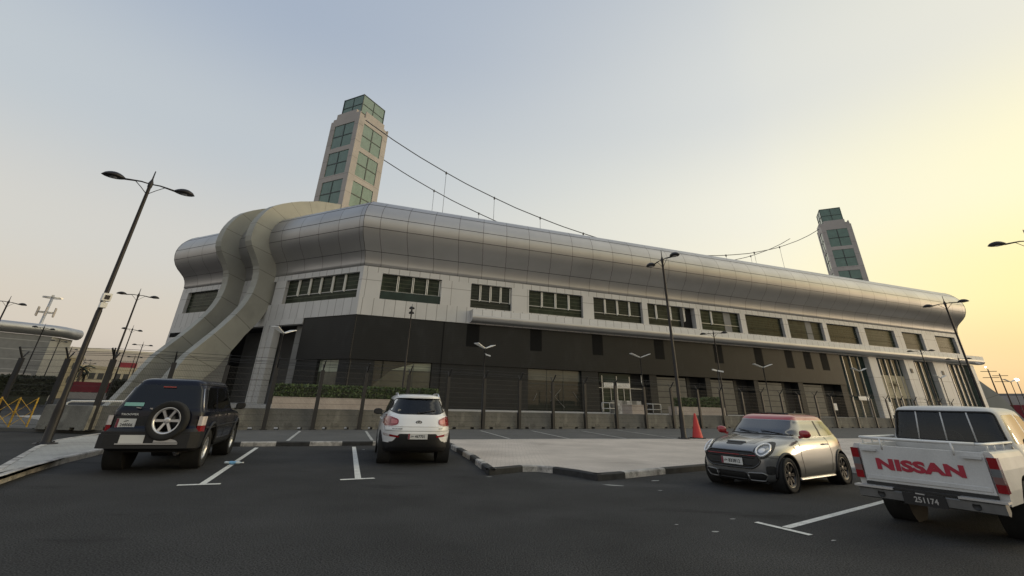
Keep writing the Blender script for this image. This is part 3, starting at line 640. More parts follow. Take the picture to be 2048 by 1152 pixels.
mxw = n_.new('ShaderNodeMath'); mxw.operation = 'MAXIMUM'; l_(wires(spw.outputs[0], .06, .10), mxw.inputs[0]); l_(wires(spw.outputs[1], .25, .04), mxw.inputs[1])
trw = n_.new('ShaderNodeBsdfTransparent'); msw = n_.new('ShaderNodeMixShader'); l_(mxw.outputs[0], msw.inputs[0]); l_(trw.outputs[0], msw.inputs[1]); l_(pb_.outputs[0], msw.inputs[2]); l_(msw.outputs[0], n_['Material Output'].inputs[0])
def fence(pts, nrm, label):
    t = thing('security_fence', label, 'fence', tuple(pts[0]*K + np.array((0, 0, ZT*K))), 0, 'dark mesh security fence')
    for p in pts:
        b = MB(); x = fd*.055; b.bar(p+(0, 0, ZT), p+(0, 0, 2.82), .17, .12, 0, nrm); b.bar(p+np.array((0, 0, 2.82)), p+np.array(nrm)*.36+np.array((0, 0, 3.25)), .05)
        b.bar(p+np.array((0, 0, ZT)), p+np.array((0, 0, ZT+.03)), .3, .3, 0, nrm)
        b.bar(p+np.array((0, 0, 2.82)), p-np.array(nrm)*.2+np.array((0, 0, 3.1)), .04)
        b.build('post', A['post_grey'], t, K)
    for a, c in zip(pts[:-1], pts[1:]):
        d = (c-a)/np.linalg.norm(c-a)*.07; b = MB(); b.add([a+d+(0, 0, ZT+.08), c-d+(0, 0, ZT+.08), c-d+(0, 0, 2.8), a+d+(0, 0, 2.8)], [(0, 1, 2, 3)]); b.build('mesh_panel', A['wire_mesh'], t, K)
    b = MB()
    for o, z in ((.12, 2.97), (.23, 3.1), (.34, 3.23), (-.18, 3.07)): b.tube([p+np.array(nrm)*o+np.array((0, 0, z)) for p in pts], .008, 4)
    b.build('barbed_wire', A['post_grey'], t, K)
    return t
fence([fx+fd*t for t in FT], fn, 'dark steel mesh security fence with cranked posts along the front of the arena')
fence(LW, np.array((.1, -.99, 0)), 'short dark mesh fence wing turning off at the left beyond the big street lamp')
def barrier_mesh(L, m):
    b = MB(); w0, w1, h = .26, .20, .90
    for s0, s1, z0 in ((0, L*.2, 0), (L*.2, L*.3, .10), (L*.3, L*.7, 0), (L*.7, L*.8, .10), (L*.8, L, 0)):
        q = []
        for z in (z0, h-.03):
            w = w0+(w1-w0)*z/h; q += [(s0, -w, z), (s1, -w, z), (s1, w, z), (s0, w, z)]
        b.hexa(q)
    q = [(0, -w1-.005, h-.03), (L, -w1-.005, h-.03), (L, w1+.005, h-.03), (0, w1+.005, h-.03), (.02, -w1+.02, h), (L-.02, -w1+.02, h), (L-.02, w1-.02, h), (.02, w1-.02, h)]
    b.hexa(q)
    return b
ORD = 'first second third fourth fifth sixth seventh eighth ninth tenth eleventh twelfth thirteenth fourteenth fifteenth sixteenth seventeenth eighteenth nineteenth twentieth'.split() + ['twenty-%s' % w for w in 'first second third fourth fifth sixth seventh eighth ninth'.split()] + ['thirtieth', 'thirty-first', 'thirty-second']
fa = atan2(fd[1], fd[0])
segs = []
for a, c in zip(FT[:-1], FT[1:]): segs.append((fx+fd*(a+.05), fa, c-a-.10))
idx = 0
bp0 = fx - fn*.12
allseg = [(LW[1]+np.array((.08, -.0, 0)), atan2(LW[0][1]-LW[1][1], LW[0][0]-LW[1][0]), 2.2)] + [(p - fn*.42, a_, L_) for p, a_, L_ in segs]
for i, (p, a_, L_) in enumerate(allseg):
    if L_ < .5: continue
    o = barrier_mesh(L_, 0).build('concrete_barrier', A[('concrete', 'concrete_dark', 'concrete')[i*7 % 3]], None, K)
    o.location = (p[0]*K, p[1]*K, (ZT+.002)*K); o.rotation_euler = (0, 0, a_)
    tag(o, 'grey concrete barrier block, %s from the left in the row under the mesh fence' % ORD[idx], 'barrier', 'concrete barriers under the fence'); idx += 1

# ================================================================== STREET LAMPS (metres, local; arms along x)
def make_lamp():
    t = thing('street_lamp', '', 'street lamp', (0, 0, 0), 0, 'double headed street lamps')
    H = 9.1
    b = MB(); b.lathe([(.30, 0), (.30, .03), (.15, .04), (.15, .06), (.125, .10), (.12, .9), (.11, 1.15), (.085, 1.3), (.085, 4.1), (.075, 4.15), (.058, H-.2), (.075, H-.15), (.085, H+.02), (.05, H+.12), (.028, H+.2), (.018, H+.55), (0, H+.56)], n=14)
    for k in range(4): b.lathe([(0, .075), (.028, .075), (.028, .03)], c=(.23*cos(k*pi/2+.7), .23*sin(k*pi/2+.7), 0), n=6)
    b.build('pole', A['iron'], t, local=True)
    for s in (-1, 1):
        b = MB(); b.tube([(s*.04, 0, H-.02), (s*.3, 0, H+.00), (s*.55, 0, H-.03), (s*.85, 0, H-.07)], [.024, .028, .034, .04], 8)
        b.tube([(s*.05, 0, H-.42), (s*.25, 0, H-.22), (s*.46, 0, H-.04)], .014, 6); b.build('arm', A['iron'], t, local=True)
        b = MB(); n, m = 16, 8; vs = []; fs = []
        for i in range(m+1):
            u = i/m; x = .78 + .70*u; r = .02+.215*(sin(pi*min(1, u*.93+.04))**.75) if i < m else .02
            for k in range(n):
                a = 2*pi*k/n; z = sin(a); zz = .19*z if z > 0 else .03*z
                vs.append((s*x, r*cos(a), H-.07 + zz*(r/.235) - .01*u))
        for i in range(m):
            for k in range(n): fs.append((i*n+k, i*n+(k+1) % n, (i+1)*n+(k+1) % n, (i+1)*n+k))
        fs += [tuple(range(n)), tuple(m*n+k for k in range(n))]
        b.add(vs, fs, 0, True); h = b.build('lamp_head', A['iron'], t, local=True)
        b = MB(); b.lathe([(0, 0), (.11, 0), (.12, .012)], c=(s*1.12, 0, H-.117), n=14); b.build('lens', A['galv'], h, local=True)
    return t
lp_ = make_lamp()
def lamp(x, y, z, rz, label, tip=9.6):
    o = place(lp_, (x, y, z), radians(rz), label); s = (tip-z)/9.66; o.scale = (max(s, .95), max(s, .95), s)
    return o
big = lamp(-13.39, 15.11, ZT, 40, 'tall dark double headed street lamp with a camera box on its pole', 9.08)
lamp(8.76, 25.07, ZT, -72, 'dark double headed street lamp standing beside the red traffic cone', 9.77)
lamp(32.66, 33.74, ZT, -67, 'dark double headed street lamp in front of the right end of the arena roof edge')
lamp(24.5, 20.0, ZT, -30, 'dark double headed street lamp cut off by the right edge of the photo')
lamp(-31.25, 38.38, 0, 41, 'dark double headed street lamp second in height left of the curved ribs')
lamp(-48.69, 60.85, 0, 80, 'dark street lamp just right of and behind the second tallest lamp on the left')
lamp(-61.96, 80.81, 0, 40, 'small far street lamp nearest to the foot of the ribs')
lamp(-84.46, 109.17, 0, 40, 'very small far street lamp left of the one nearest the ribs')
lamp(-47.04, 43.19, 0, 75, 'dark street lamp in front of the grey hall at the left edge')
lamp(-60.81, 61.57, 0, 85, 'dark street lamp in front of the rounded corner of the grey hall')
lamp(-73.48, 77.9, 0, 88, 'dark street lamp beside the right end of the grey hall')
lamp(-84.24, 92.39, 0, 88, 'small dark street lamp in front of the beige house on the left')
lamp(-107.48, 122.95, 0, 60, 'tiny far street lamp between the beige houses, nearer of two')
lamp(-117.46, 136.41, 0, 60, 'tiny far street lamp between the beige houses, farther of two')
lamp(-7.88, 37.17, .05, 102, 'shorter dark street lamp seen edge on before the black cladding', 8.65)
lamp(22.18, 50.33, .05, -38, 'shorter dark street lamp below the window band right of the tall central lamp', 9.45)
lamp(56.71, 64.65, .05, -42, 'shorter dark street lamp before the glazed bays with white piers', 9.95)
lamp(63.43, 66.64, .05, -42, 'shorter dark street lamp before the far right end of the canopy', 9.2)
b = MB(); b.box((-.12, .09, 4.55-.12), (.12, .30, 4.55+.14), 0); b.box((-.09, .05, 4.2), (.09, .27, 4.37), 0); b.bar((0, 0, 4.42), (0, .2, 4.42), .06)
cb = b.build('camera_box', A['white_metal'], big, local=True); cb.rotation_euler = (0, 0, radians(195))
b = MB(); b.box((-.07, .3001, 4.48), (.07, .32, 4.62)); b.build('camera_lens', A['iron'], cb, local=True)

# slim solar lamps with two panels in a V
def make_v():
    t = thing('solar_lamp', '', 'street lamp', (0, 0, 0), 0, 'white V shaped solar lamps')
    b = MB(); b.lathe([(.07, 0), (.07, .05), (.045, .06), (.042, 5.25), (.06, 5.27), (.06, 5.42), (0, 5.43)], n=10); b.build('pole', A['post_grey'], t, local=True)
    for s in (-1, 1):
        b = MB(); c0 = np.array((s*.05, 0, 5.42)); c1 = np.array((s*.80, 0, 5.72)); d = c1-c0; nn = np.array((-d[2], 0, d[0])); nn /= np.linalg.norm(nn); nn *= (1 if nn[2] > 0 else -1)
        q = [c0+(0, -.10, 0), c1+(0, -.24, 0), c1+(0, .24, 0), c0+(0, .10, 0)]; b.hexa([p-nn*.02 for p in q] + [p+nn*.02 for p in q]); b.build('lamp_panel', A['white_metal'], t, local=True)
    return t
vp = make_v()
for x, y, rz, top, lab in ((-1.61, 32.96, 45, 5.2, 'white V shaped solar lamp with a small camera near the middle of the fence'), (10.72, 38.54, 8, 5.4, 'white V shaped solar lamp left of the tall central street lamp'),
        (23.05, 43.24, 0, 5.25, 'white V shaped solar lamp above the grey hatchback'), (39.05, 53.2, 5, 5.95, 'white V shaped solar lamp in front of the first glazed bay'),
        (54.84, 60.96, 5, 6.0, 'white V shaped solar lamp in front of the white pier right of the palm reflection'), (-13.39, 27.96, 75, 5.25, 'white solar lamp seen side on in the dark portico left of the arena corner'),
        (72.19, 69.2, -5, 6.3, 'slim solar lamp against the orange sky at the right edge')):
    o = place(vp, (x, y, ZT), radians(rz), lab); s = (top-ZT)/5.72; o.scale = (1, 1, s)
def cctv(parent, rz):
    b = MB(); b.bar((0, 0, 5.0), (.12, 0, 5.0), .05); b.bar((.10, 0, 4.96), (.42, 0, 4.86), .09, .09); c = b.build('camera', A['white_metal'], parent, local=True); c.rotation_euler = (0, 0, radians(rz))
cctv(vp, -45)
t = thing('camera_post', 'thin post carrying two white security cameras before the shuttered bays', 'camera post', (18.4, 42.16, ZT))
MB().lathe([(.05, 0), (.04, 4.4), (0, 4.41)], n=8).build('pole', A['post_grey'], t, local=True)
for s in (-1, 1): MB().bar((s*.05, 0, 4.4), (s*.48, -.1, 4.32 if s > 0 else 4.48), .13, .11).build('camera', A['white_metal'], t, local=True)

# ================================================================== PLANTERS, RAILINGS, SMALL THINGS
def planter(F_, s0, s1, o0, o1, z1, label, m='planter'):
    t = thing('planter', label, 'planter', tuple(np.array(F_((s0+s1)/2, (o0+o1)/2, ZT))*K)); b = MB(); w = .18
    b.fbox(F_, s0, s1, o1, o1-w, ZT, z1); b.fbox(F_, s0, s1, o0+w, o0, ZT, z1); b.fbox(F_, s0, s0+w, o1-w, o0+w, ZT, z1); b.fbox(F_, s1-w, s1, o1-w, o0+w, ZT, z1)
    b.build('planter_wall', A[m], t, K); MB().fbox(F_, s0+w, s1-w, o1-w, o0+w, ZT, z1-.12).build('soil', A['trunk'], t, K)
    return t
planter(FR, -4.7, 6.4, 7.0, 8.4, 1.56, 'long low pinkish stone planter under the trimmed hedge near the arena corner')
cxl = np.array(FR(.85, 7.7, 1.85)); leafbox('hedge', A['hedge'], None, [(cxl, dR*5.4, nR*.6, (0, 0, .48))], .10, 1300, K)
o = [x for x in COL.objects if x.name == 'hedge'][-1]; tag(o, 'long clipped green hedge growing in the pinkish planter', 'hedge')
MB_ = MB(); MB_.fbox(FR, -4.4, 6.15, 8.2, 7.2, 1.46, 2.24); hc = MB_.build('hedge_core', A['hedge_dark'], o, K)
planter(FR, 28.6, 34.2, 7.0, 8.2, 1.60, 'pinkish stone planter with bushes behind the traffic cone')
cxl = np.array(FR(31.0, 7.6, 1.88)); leafbox('bush', A['hedge'], None, [(cxl, dR*1.8, nR*.5, (0, 0, .42)), (np.array(FR(33.3, 7.6, 1.98)), dR*.8, nR*.5, (0, 0, .46))], .10, 1300, K)
o = [x for x in COL.objects if x.name == 'bush'][-1]; tag(o, 'rounded green bushes growing in the planter behind the traffic cone', 'bush')
b = MB(); b.fbox(FR, 23.3, 24.85, 8.9, 7.4, .345, 1.60); b.fbox(FR, 23.26, 24.89, 8.94, 7.36, 1.602, 1.66); tag(b.build('stone_block', A['planter'], None, K), 'pinkish stone block on the podium in front of the glass entrance', 'stone block')
b = MB()
for i in range(6):
    s_ = 23.2+i*.52; q = []
    for z, w in ((.902, .36), (1.25, .24), (1.98, .15)): q.append((z, w))
    for (z0, w0), (z1, w1) in zip(q[:-1], q[1:]):
        b.hexa([FR(s_, 5.9+w0, z0), FR(s_+.52, 5.9+w0, z0), FR(s_+.52, 5.9-w0, z0), FR(s_, 5.9-w0, z0), FR(s_, 5.9+w1, z1), FR(s_+.52, 5.9+w1, z1), FR(s_+.52, 5.9-w1, z1), FR(s_, 5.9-w1, z1)], i % 2)
tag(b.build('striped_barrier', [A['concrete'], A['kerb_white']], None, K), 'pale striped barrier block behind the stone block at the entrance', 'barrier')
for s0, s1, lab in ((22.0, 23.6, 'short pale metal handrail left of the stone block at the entrance'), (26.6, 28.4, 'short pale metal handrail right of the stone block at the entrance')):
    b = MB()
    for z in (1.3, 1.76): b.tube([FR(s0, 6.2, z), FR(s1, 6.2, z)], .035, 6)
    for s in np.linspace(s0, s1, 3): b.tube([FR(s, 6.2, .9), FR(s, 6.2, 1.76)], .032, 6)
    tag(b.build('handrail', A['galv'], None, K), lab, 'handrail', 'handrails at the entrance')
# traffic cone
t = thing('traffic_cone', 'tall slim red traffic cone beside the central street lamp', 'traffic cone', (9.70, 25.75, ZT+.004))
b = MB(); b.box((-.30, -.30, 0), (.30, .30, .045)); b.build('base', A['iron'], t, local=True)
MB().lathe([(.26, .046), (.245, .09), (.05, 1.11), (.035, 1.14), (0, 1.14)], n=20).build('cone', A['cone_red'], t, local=True)
# crushed water bottle
mat('bottle_clear', (.55, .62, .66), .15, var=.05, spec=.6); mat('bottle_label', (.16, .38, .62), .4, var=.2, vscale=30)
t = thing('water_bottle', 'crushed plastic water bottle with a pale blue label lying on the white bay line', 'bottle', (-6.58, 12.72, .012), radians(12))
MB().lathe([(0, -.13), (.03, -.128), (.036, -.11), (.030, -.06), (.037, -.03), (.031, .02), (.036, .06), (.03, .09), (.014, .115), (.014, .135), (0, .136)], axis='y', n=14).build('bottle_body', A['bottle_clear'], t, local=True)
MB().lathe([(.0375, -.05), (.040, -.02), (.036, .02), (.039, .045)], axis='y', n=14).build('bottle_label', A['bottle_label'], t, local=True)
MB().lathe([(0, .134), (.017, .134), (.017, .155), (0, .156)], axis='y', n=12).build('cap', A['white_metal'], t, local=True)
for c in [x for x in COL.objects if x.parent == t]: c.location = (0, 0, .036); c.rotation_euler = (0, 0, -pi/2); c.scale = (1.25, 1.5, .9)
# yellow expanding barrier, left edge
t = thing('yellow_barrier', 'yellow expanding lattice barrier standing at the left edge', 'barrier', (-21.2, 21.2, 0))
b = MB(); P0_ = np.array((-23.3, 19.2, 0)); D_ = np.array((.74, .67, 0)); n6 = 7; L6 = 3.9
for i in range(n6+1):
    s = L6*i/n6
    b.bar(P0_+D_*s+np.array((0, 0, .05)), P0_+D_*s+np.array((0, 0, 1.26)), .06, .03)
for i in range(n6):
    s0, s1 = L6*i/n6+.04, L6*(i+1)/n6-.04
    for z0, z1 in ((.2, .7), (.7, 1.2)):
        b.bar(P0_+D_*s0+np.array((0, 0, z0)), P0_+D_*s1+np.array((0, 0, z1)), .05, .02); b.bar(P0_+D_*s0+np.array((.03, -.05, z1)), P0_+D_*s1+np.array((.03, -.05, z0)), .05, .02)
b.build('lattice', A['yellow'], t)
b = MB()
for s in (0, L6*.5, L6): b.bar(P0_+D_*s+np.array((.3, -.3, .03)), P0_+D_*s+np.array((-.3, .3, .03)), .08, .05)
b.build('foot', A['iron'], t)
# white pipe rail behind the barriers on the left
b = MB(); q0 = np.array((-20.4, 23.3, 0)); q1 = np.array((-16.6, 25.4, 0))
b.tube([q0+(0, 0, .1), q0+(0, 0, 1.05), q0*.97+q1*.03+(0, 0, 1.12), q1*.97+q0*.03+(0, 0, 1.2), q1+(0, 0, 1.16), q1+(0, 0, .1)], .045, 8); b.tube([q0+(0, 0, .8), q1+(0, 0, .85)], .035, 6)
tag(b.build('pipe_rail', A['white_metal'], None, K), 'white pipe rail behind the concrete barriers left of the dark blue car', 'rail')

# ================================================================== FAR SURROUNDINGS
def quadbox(name, a, c, dep, z0, z1, m, parent=None, mb=None):
    a = np.array(a, float); c = np.array(c, float); d = (c-a)/np.linalg.norm(c-a); n = np.array((d[1], -d[0]))*-dep
    if n@a < 0: n = -n
    q = [a, c, c+n, a+n]; b = mb or MB(); b.hexa([(*p, z0) for p in q] + [(*p, z1) for p in q]); return b.build(name, m, parent) if mb is None else b
# grey hall with rounded eaves
t = thing('grey_hall', 'wide grey banded hall with a rounded roof edge at the left edge', 'hall', (-83, 86, 0))
a = np.array((-83.2, 86.4)); d = np.array((-.57, -.82)); inw = np.array((-.2, .98))
def HP(s, o, z): p = a+d*s+inw*o; return (p[0], p[1], z)
MB().hexa([HP(0, 0, 0), HP(60, 0, 0), HP(60, 5.5, 0), HP(0, 5.5, 0), HP(0, 0, 10.6), HP(60, 0, 10.6), HP(60, 5.5, 10.6), HP(0, 5.5, 10.6)]).build('hall_wall', A['hall_grey'], t)
MB().hexa([HP(-.15, .1, 0), HP(-.01, .1, 0), HP(-.01, 5.5, 0), HP(-.15, 5.5, 0), HP(-.15, .1, 10.6), HP(-.01, .1, 10.6), HP(-.01, 5.5, 10.6), HP(-.15, 5.5, 10.6)]).build('end_wall', A['hall_end'], t)
b = MB(); b.tube([HP(61, .2, 11.6), HP(.4, .2, 11.6), HP(-.6, 1.3, 11.6), HP(-.6, 5.5, 11.6)], .95, 16); b.build('roof_edge', A['silver'], t)
for z in (1.8, 3.4): MB().hexa([HP(.5, -.4, z), HP(60, -.4, z), HP(60, -.01, z), HP(.5, -.01, z), HP(.5, -.4, z+.9), HP(60, -.4, z+.9), HP(60, -.01, z+.9), HP(.5, -.01, z+.9)]).build('wall_band', A['pale_far'], t)
t = thing('far_hall', 'very long pale flat building on the hazy left horizon', 'building', (-245, 315, 0)); bb = quadbox('hall_wall', (-287, 281), (-205, 347), 20, 0, 25.2, A['pale_far'], t); quadbox('roof', (-287.3, 280.7), (-204.7, 347.3), 20.6, 25.21, 27.0, A['hall_end'], t)
def house(label, a, c, dep, z, m, nw, storeys=2, red=False):
    a = np.array(a, float); c = np.array(c, float); t = thing('house', label, 'house', (*a, 0), 0, 'beige houses in the distance')
    quadbox('wall', a, c, dep, 0, z, A[m], t); d = c-a; L = np.linalg.norm(d); d /= L; nn = np.array((d[1], -d[0]));  nn = -nn if nn@a > 0 else nn
    p0 = a-d*.2+nn*.2; p1 = c+d*.2+nn*.2; quadbox('parapet', p0, p1, dep+.4, z+.001, z+.6, A['house2'], t)
    for k in range(storeys):
        for i in range(nw):
            s = L*(i+.5)/nw; p = a+d*(s-.6)+nn*.06; q = a+d*(s+.6)+nn*.06; zz = z-2.6-k*3.3
            if zz < .3: continue
            w = MB(); w.hexa([(*p, zz), (*q, zz), (*(q-nn*.055), zz), (*(p-nn*.055), zz), (*p, zz+1.5), (*q, zz+1.5), (*(q-nn*.055), zz+1.5), (*(p-nn*.055), zz+1.5)]); w.build('window', A['house_window'], t)
    if red: quadbox('awning', a+d*L*.55+nn*-.6, a+d*L*.9+nn*-.6, 3, z+.62, z+1.9, A['hoarding'], t)
    return t
house('beige house with a raised gable block beside the grey hall', (-118.5, 121.8), (-112.2, 127.8), 8, 9.6, 'house', 4)
house('low beige house with a red roof box left of the rib foot', (-110.6, 129.1), (-102.5, 136.0), 9, 7.4, 'house2', 6, 2, True)
house('pale house partly hidden behind the foot of the ribs', (-99, 139), (-90, 147), 9, 6.6, 'house2', 5)
house('beige house far back between the street lamps', (-128, 137), (-121, 144), 9, 8.2, 'house', 4)
b = MB(); t = thing('hoarding', 'dark red hoarding along the far side of the road on the left', 'hoarding', (-52, 61, 0))
quadbox('panel', (-66, 47), (-57.0, 56.1), .15, .5, 3.05, A['hoarding'], t); quadbox('panel', (-53.2, 59.7), (-49.0, 63.4), .15, 1.55, 2.7, A['hoarding'], t); quadbox('base_strip', (-53.2, 59.6), (-49.0, 63.3), .1, .8, 1.53, A['pale_far'], t)
for nm, c, ax, lab in (('hedge', (-55.3, 55.8, 2.1), (2.2, 2.0, 0), 'dark overgrown hedge across the road at the far left'), ('hedge', (-47.5, 62.7, 2.1), (1.5, 1.4, 0), 'small dark hedge just left of the foot of the ribs')):
    o = leafbox(nm, A['hedge_dark'], None, [(c, ax, (-.75, .6, 0), (0, 0, .95))], .16, 260); tag(o, lab, 'hedge')
    q = MB(); c = np.array(c); x = np.array(ax)*.97; y = np.array((-.6, .5, 0)); q.hexa([c-x-y-(0, 0, 2.0), c+x-y-(0, 0, 2.0), c+x+y-(0, 0, 2.0), c-x+y-(0, 0, 2.0), c-x-y+(0, 0, .8), c+x-y+(0, 0, .8), c+x+y+(0, 0, .8), c-x+y+(0, 0, .8)]); q.build('hedge_core', A['hedge_dark'], o)
def palm(x, y, h, lab):
    t = thing('palm_tree', lab, 'palm tree', (x, y, 0)); MB().tube([(x, y, 0), (x+.2, y, h*.5), (x+.1, y, h)], [.3, .22, .18], 8).build('trunk', A['trunk'], t)
    b = MB(); b.recalc = False
    for k in range(26):
        a = rng.uniform(0, 2*pi); el = rng.uniform(-.3, 1.1); L = rng.uniform(1.8, 2.8); pts = []
        for u in np.linspace(0, 1, 6): pts.append(np.array((x+.1+cos(a)*L*u*cos(el*(1-u*.5)), y+sin(a)*L*u*cos(el*(1-u*.5)), h+L*(sin(el)*u-.55*u*u))))
        sd_ = np.array((-sin(a), cos(a), 0))
        for i in range(5):
            w0, w1 = .28*(1-i/5)+.03, .28*(1-(i+1)/5)+.03
            for sg in (-1, 1): b.add([pts[i], pts[i+1], pts[i+1]+sd_*sg*w1-np.array((0, 0, .12)), pts[i]+sd_*sg*w0-np.array((0, 0, .12))], [(0, 1, 2, 3)])
    b.build('crown', A['palm_leaf'], t); return t
palm(-109.5, 125.5, 7.2, 'dark palm tree between the beige houses on the left')
palm(-113, 131, 6.0, 'shorter dark palm tree beside the low beige house')
# phone mast
t = thing('phone_mast', 'pale phone mast with a ring of antennas rising behind the grey hall', 'phone mast', (-141.3, 141.5, 0))
MB().tube([(-141.3, 141.5, 0), (-141.3, 141.5, 28.6)], [.6, .34], 8).build('pole', A['galv'], t)
for zz in (23.4, 27.8):
    b = MB()
    for k in range(6):
        a_ = k*pi/3; b.bar((-141.3, 141.5, zz), (-141.3+1.9*cos(a_), 141.5+1.9*sin(a_), zz), .12)
    b.lathe([(1.9, zz-.1), (2.05, zz-.1), (2.05, zz+.1), (1.9, zz+.1)], c=(-141.3, 141.5, 0), n=18, close=True); b.build('platform', A['galv'], t)
for k in range(6):
    a_ = k*pi/3+.2; p = np.array((-141.3+2.2*cos(a_), 141.5+2.2*sin(a_), 0)); MB().bar(p+(0, 0, 22.2), p+(0, 0, 24.8), .4, .25).build('antenna', A['pale_far'], t)
    if k % 2: p = np.array((-141.3+1.9*cos(a_), 141.5+1.9*sin(a_), 28.0)); MB().bar(p-np.array((cos(a_), sin(a_), 0))*.3, p+np.array((cos(a_), sin(a_), 0))*.7, .5, .5).build('antenna', A['galv'], t)
# right edge
t = thing('hoarding', 'dark red hoarding low on the horizon at the right edge', 'hoarding', (107, 105, 0)); quadbox('panel', (103, 109), (122, 88), .2, .6, 3.7, A['hoarding'], t); quadbox('top_rail', (103, 109), (122, 88), .25, 3.71, 4.15, A['pale_far'], t)
t = thing('far_shed', 'low pale shed behind the red hoarding at the right edge', 'shed', (122, 118, 0)); quadbox('wall', (117, 124), (135, 104), 8, 0, 6.0, A['pale_far'], t); quadbox('roof', (116.8, 124.3), (135.2, 103.7), 8.6, 6.01, 6.5, A['hall_grey'], t)
for x, y, h, lab in ((92.3, 91.8, 9.6, 'thin utility pole with crossarms just right of the arena, nearer of two'), (98.5, 96.0, 9.2, 'thin utility pole with crossarms just right of the arena, farther of two')):
    t = thing('utility_pole', lab, 'utility pole', (x, y, 0), 0, 'utility poles at the right'); MB().tube([(x, y, 0), (x, y, h)], [.14, .09], 8).build('pole', A['trunk'], t); b = MB()
    for z in (h-.4, h-1.5): b.bar((x-.9, y+.7, z), (x+.9, y-.7, z), .1)
    b.build('crossarm', A['trunk'], t)
t = thing('floodlight', 'bright lit floodlight on a post at the right edge', 'floodlight', (76.4, 72.3, 0)); MB().tube([(76.4, 72.3, 0), (76.4, 72.3, 6.4)], .06, 8).build('pole', A['post_grey'], t)
MB().lathe([(0, -.16), (.2, -.13), (.24, 0), (.2, .13), (0, .16)], c=(76.3, 72.15, 6.5), n=14).build('lamp_head', A['lamp_glow'], t)
t = thing('wall_light', 'small lit lamp under the right end of the canopy', 'light', tuple(np.array(FR(94.9, 1.1, 8.2))*K)); MB().lathe([(0, -.1), (.1, 0), (0, .1)], c=FR(94.9, 1.15, 8.4), n=10).build('bulb', A['lamp_glow'], t, K)
b = None
# ================================================================== VEHICLES (metres; local x forward, y left, z up, origin under mid length)
mat('car_white', (.80, .80, .79), .28, 0, var=.03, vscale=3, coat=.6, dark_back=True)
mat('car_white_dusty', (.52, .52, .51), .5, 0, var=.10, vscale=2.5, coat=.1, dark_back=True, grain=.06, bscale=60)
mat('car_navy', (.003, .0045, .014), .25, 0, var=.1, coat=.18, spec=.25, dark_back=True)
mat('car_grey', (.215, .218, .22), .30, .6, var=.03, coat=.9, dark_back=True)
mat('car_red', (.33, .018, .02), .3, 0, var=.04, coat=.8, dark_back=True)
mat('car_stripe', (.012, .012, .013), .25, 0, var=0, coat=.6)
mat('plastic', (.011, .011, .012), .55, 0, var=.1, vscale=6)
mat('rubber', (.014, .014, .014), .85, 0, var=.2, vscale=8)
mat('alloy', (.62, .62, .63), .3, .8, var=.05)
mat('alloy_dark', (.05, .05, .052), .3, .8, var=.05)
mat('chrome', (.75, .75, .76), .12, 1, var=0)
mat('tail_red', (.24, .006, .010), .12, 0, var=.05, coat=1)
mat('tail_clear', (.62, .56, .53), .15, 0, var=.1, vscale=20, coat=1)
mat('tail_pink', (.48, .12, .11), .15, 0, var=.05, coat=1)
mat('tail_smoke', (.20, .11, .10), .15, 0, var=.1, coat=1)
mat('lamp_clear', (.22, .23, .24), .08, .4, var=.1, vscale=30, coat=1)
mat('plate', (.62, .62, .60), .45, 0, var=.05)
mat('plate_maroon', (.20, .03, .05), .5, 0, var=0)
mat('drl', (.85, .86, .88), .3, 0, var=0, coat=1)
mat('ink', (.015, .015, .015), .6, 0, var=0)
mat('seat_dark', (.022, .022, .024), .8, 0, var=.1)
mat('letter_red', (.34, .012, .035), .4, 0, var=.08, vscale=10)
mat('sticker_teal', (.20, .42, .38), .5, 0, var=.05)
glass('coated_glass', (.25, .30, .32), .6, .02, 2.2); glass('auto_glass', (.40, .45, .43), .8); glass('auto_glass_dark', (.06, .07, .075), .5); glass('auto_glass_clear', (.6, .64, .62), .9)

def pchip(xs, ys, xq):
    xs = np.array(xs, float); ys = np.array(ys, float); h = np.diff(xs); d = np.diff(ys)/h; m = np.zeros_like(ys)
    for i in range(1, len(xs)-1):
        if d[i-1]*d[i] > 0:
            w1, w2 = 2*h[i]+h[i-1], h[i]+2*h[i-1]; m[i] = (w1+w2)/(w1/d[i-1]+w2/d[i])
    m[0], m[-1] = d[0], d[-1]; i = np.clip(np.searchsorted(xs, xq)-1, 0, len(xs)-2); t = (xq-xs[i])/h[i]
    return (ys[i]*(1+2*t)*(1-t)**2 + m[i]*h[i]*t*(1-t)**2 + ys[i+1]*t*t*(3-2*t) + m[i+1]*h[i]*t*t*(t-1))
def rpoly(pts, r=.05, n=5):
    out = []; P = [np.array(p, float) for p in pts]
    for i, p in enumerate(P):
        a, c = P[i-1], P[(i+1) % len(P)]; la, lc = np.linalg.norm(a-p), np.linalg.norm(c-p); rr = min(r, la*.45, lc*.45)
        q0, q1 = p+(a-p)/la*rr, p+(c-p)/lc*rr
        for t in np.linspace(0, 1, n): out.append((1-t)**2*q0+2*t*(1-t)*p+t*t*q1)
    return np.array(out)
def sdist(P, poly):
    poly = np.asarray(poly); d = np.full(len(P), 1e9); inside = np.zeros(len(P), bool)
    for i in range(len(poly)):
        a = poly[i]; c = poly[(i+1) % len(poly)]; e = c-a; w = P-a; t = np.clip((w@e)/(e@e+1e-12), 0, 1); d = np.minimum(d, np.hypot(*(w-t[:, None]*e).T))
        cond = ((a[1] > P[:, 1]) != (c[1] > P[:, 1])) & (P[:, 0] < (c[0]-a[0])*(P[:, 1]-a[1])/((c[1]-a[1]) if abs(c[1]-a[1]) > 1e-12 else 1e-12)+a[0]); inside ^= cond
    return np.where(inside, -d, d)
AX = {'side': (0, 2), 'front': (1, 2), 'rear': (1, 2), 'top': (0, 1)}
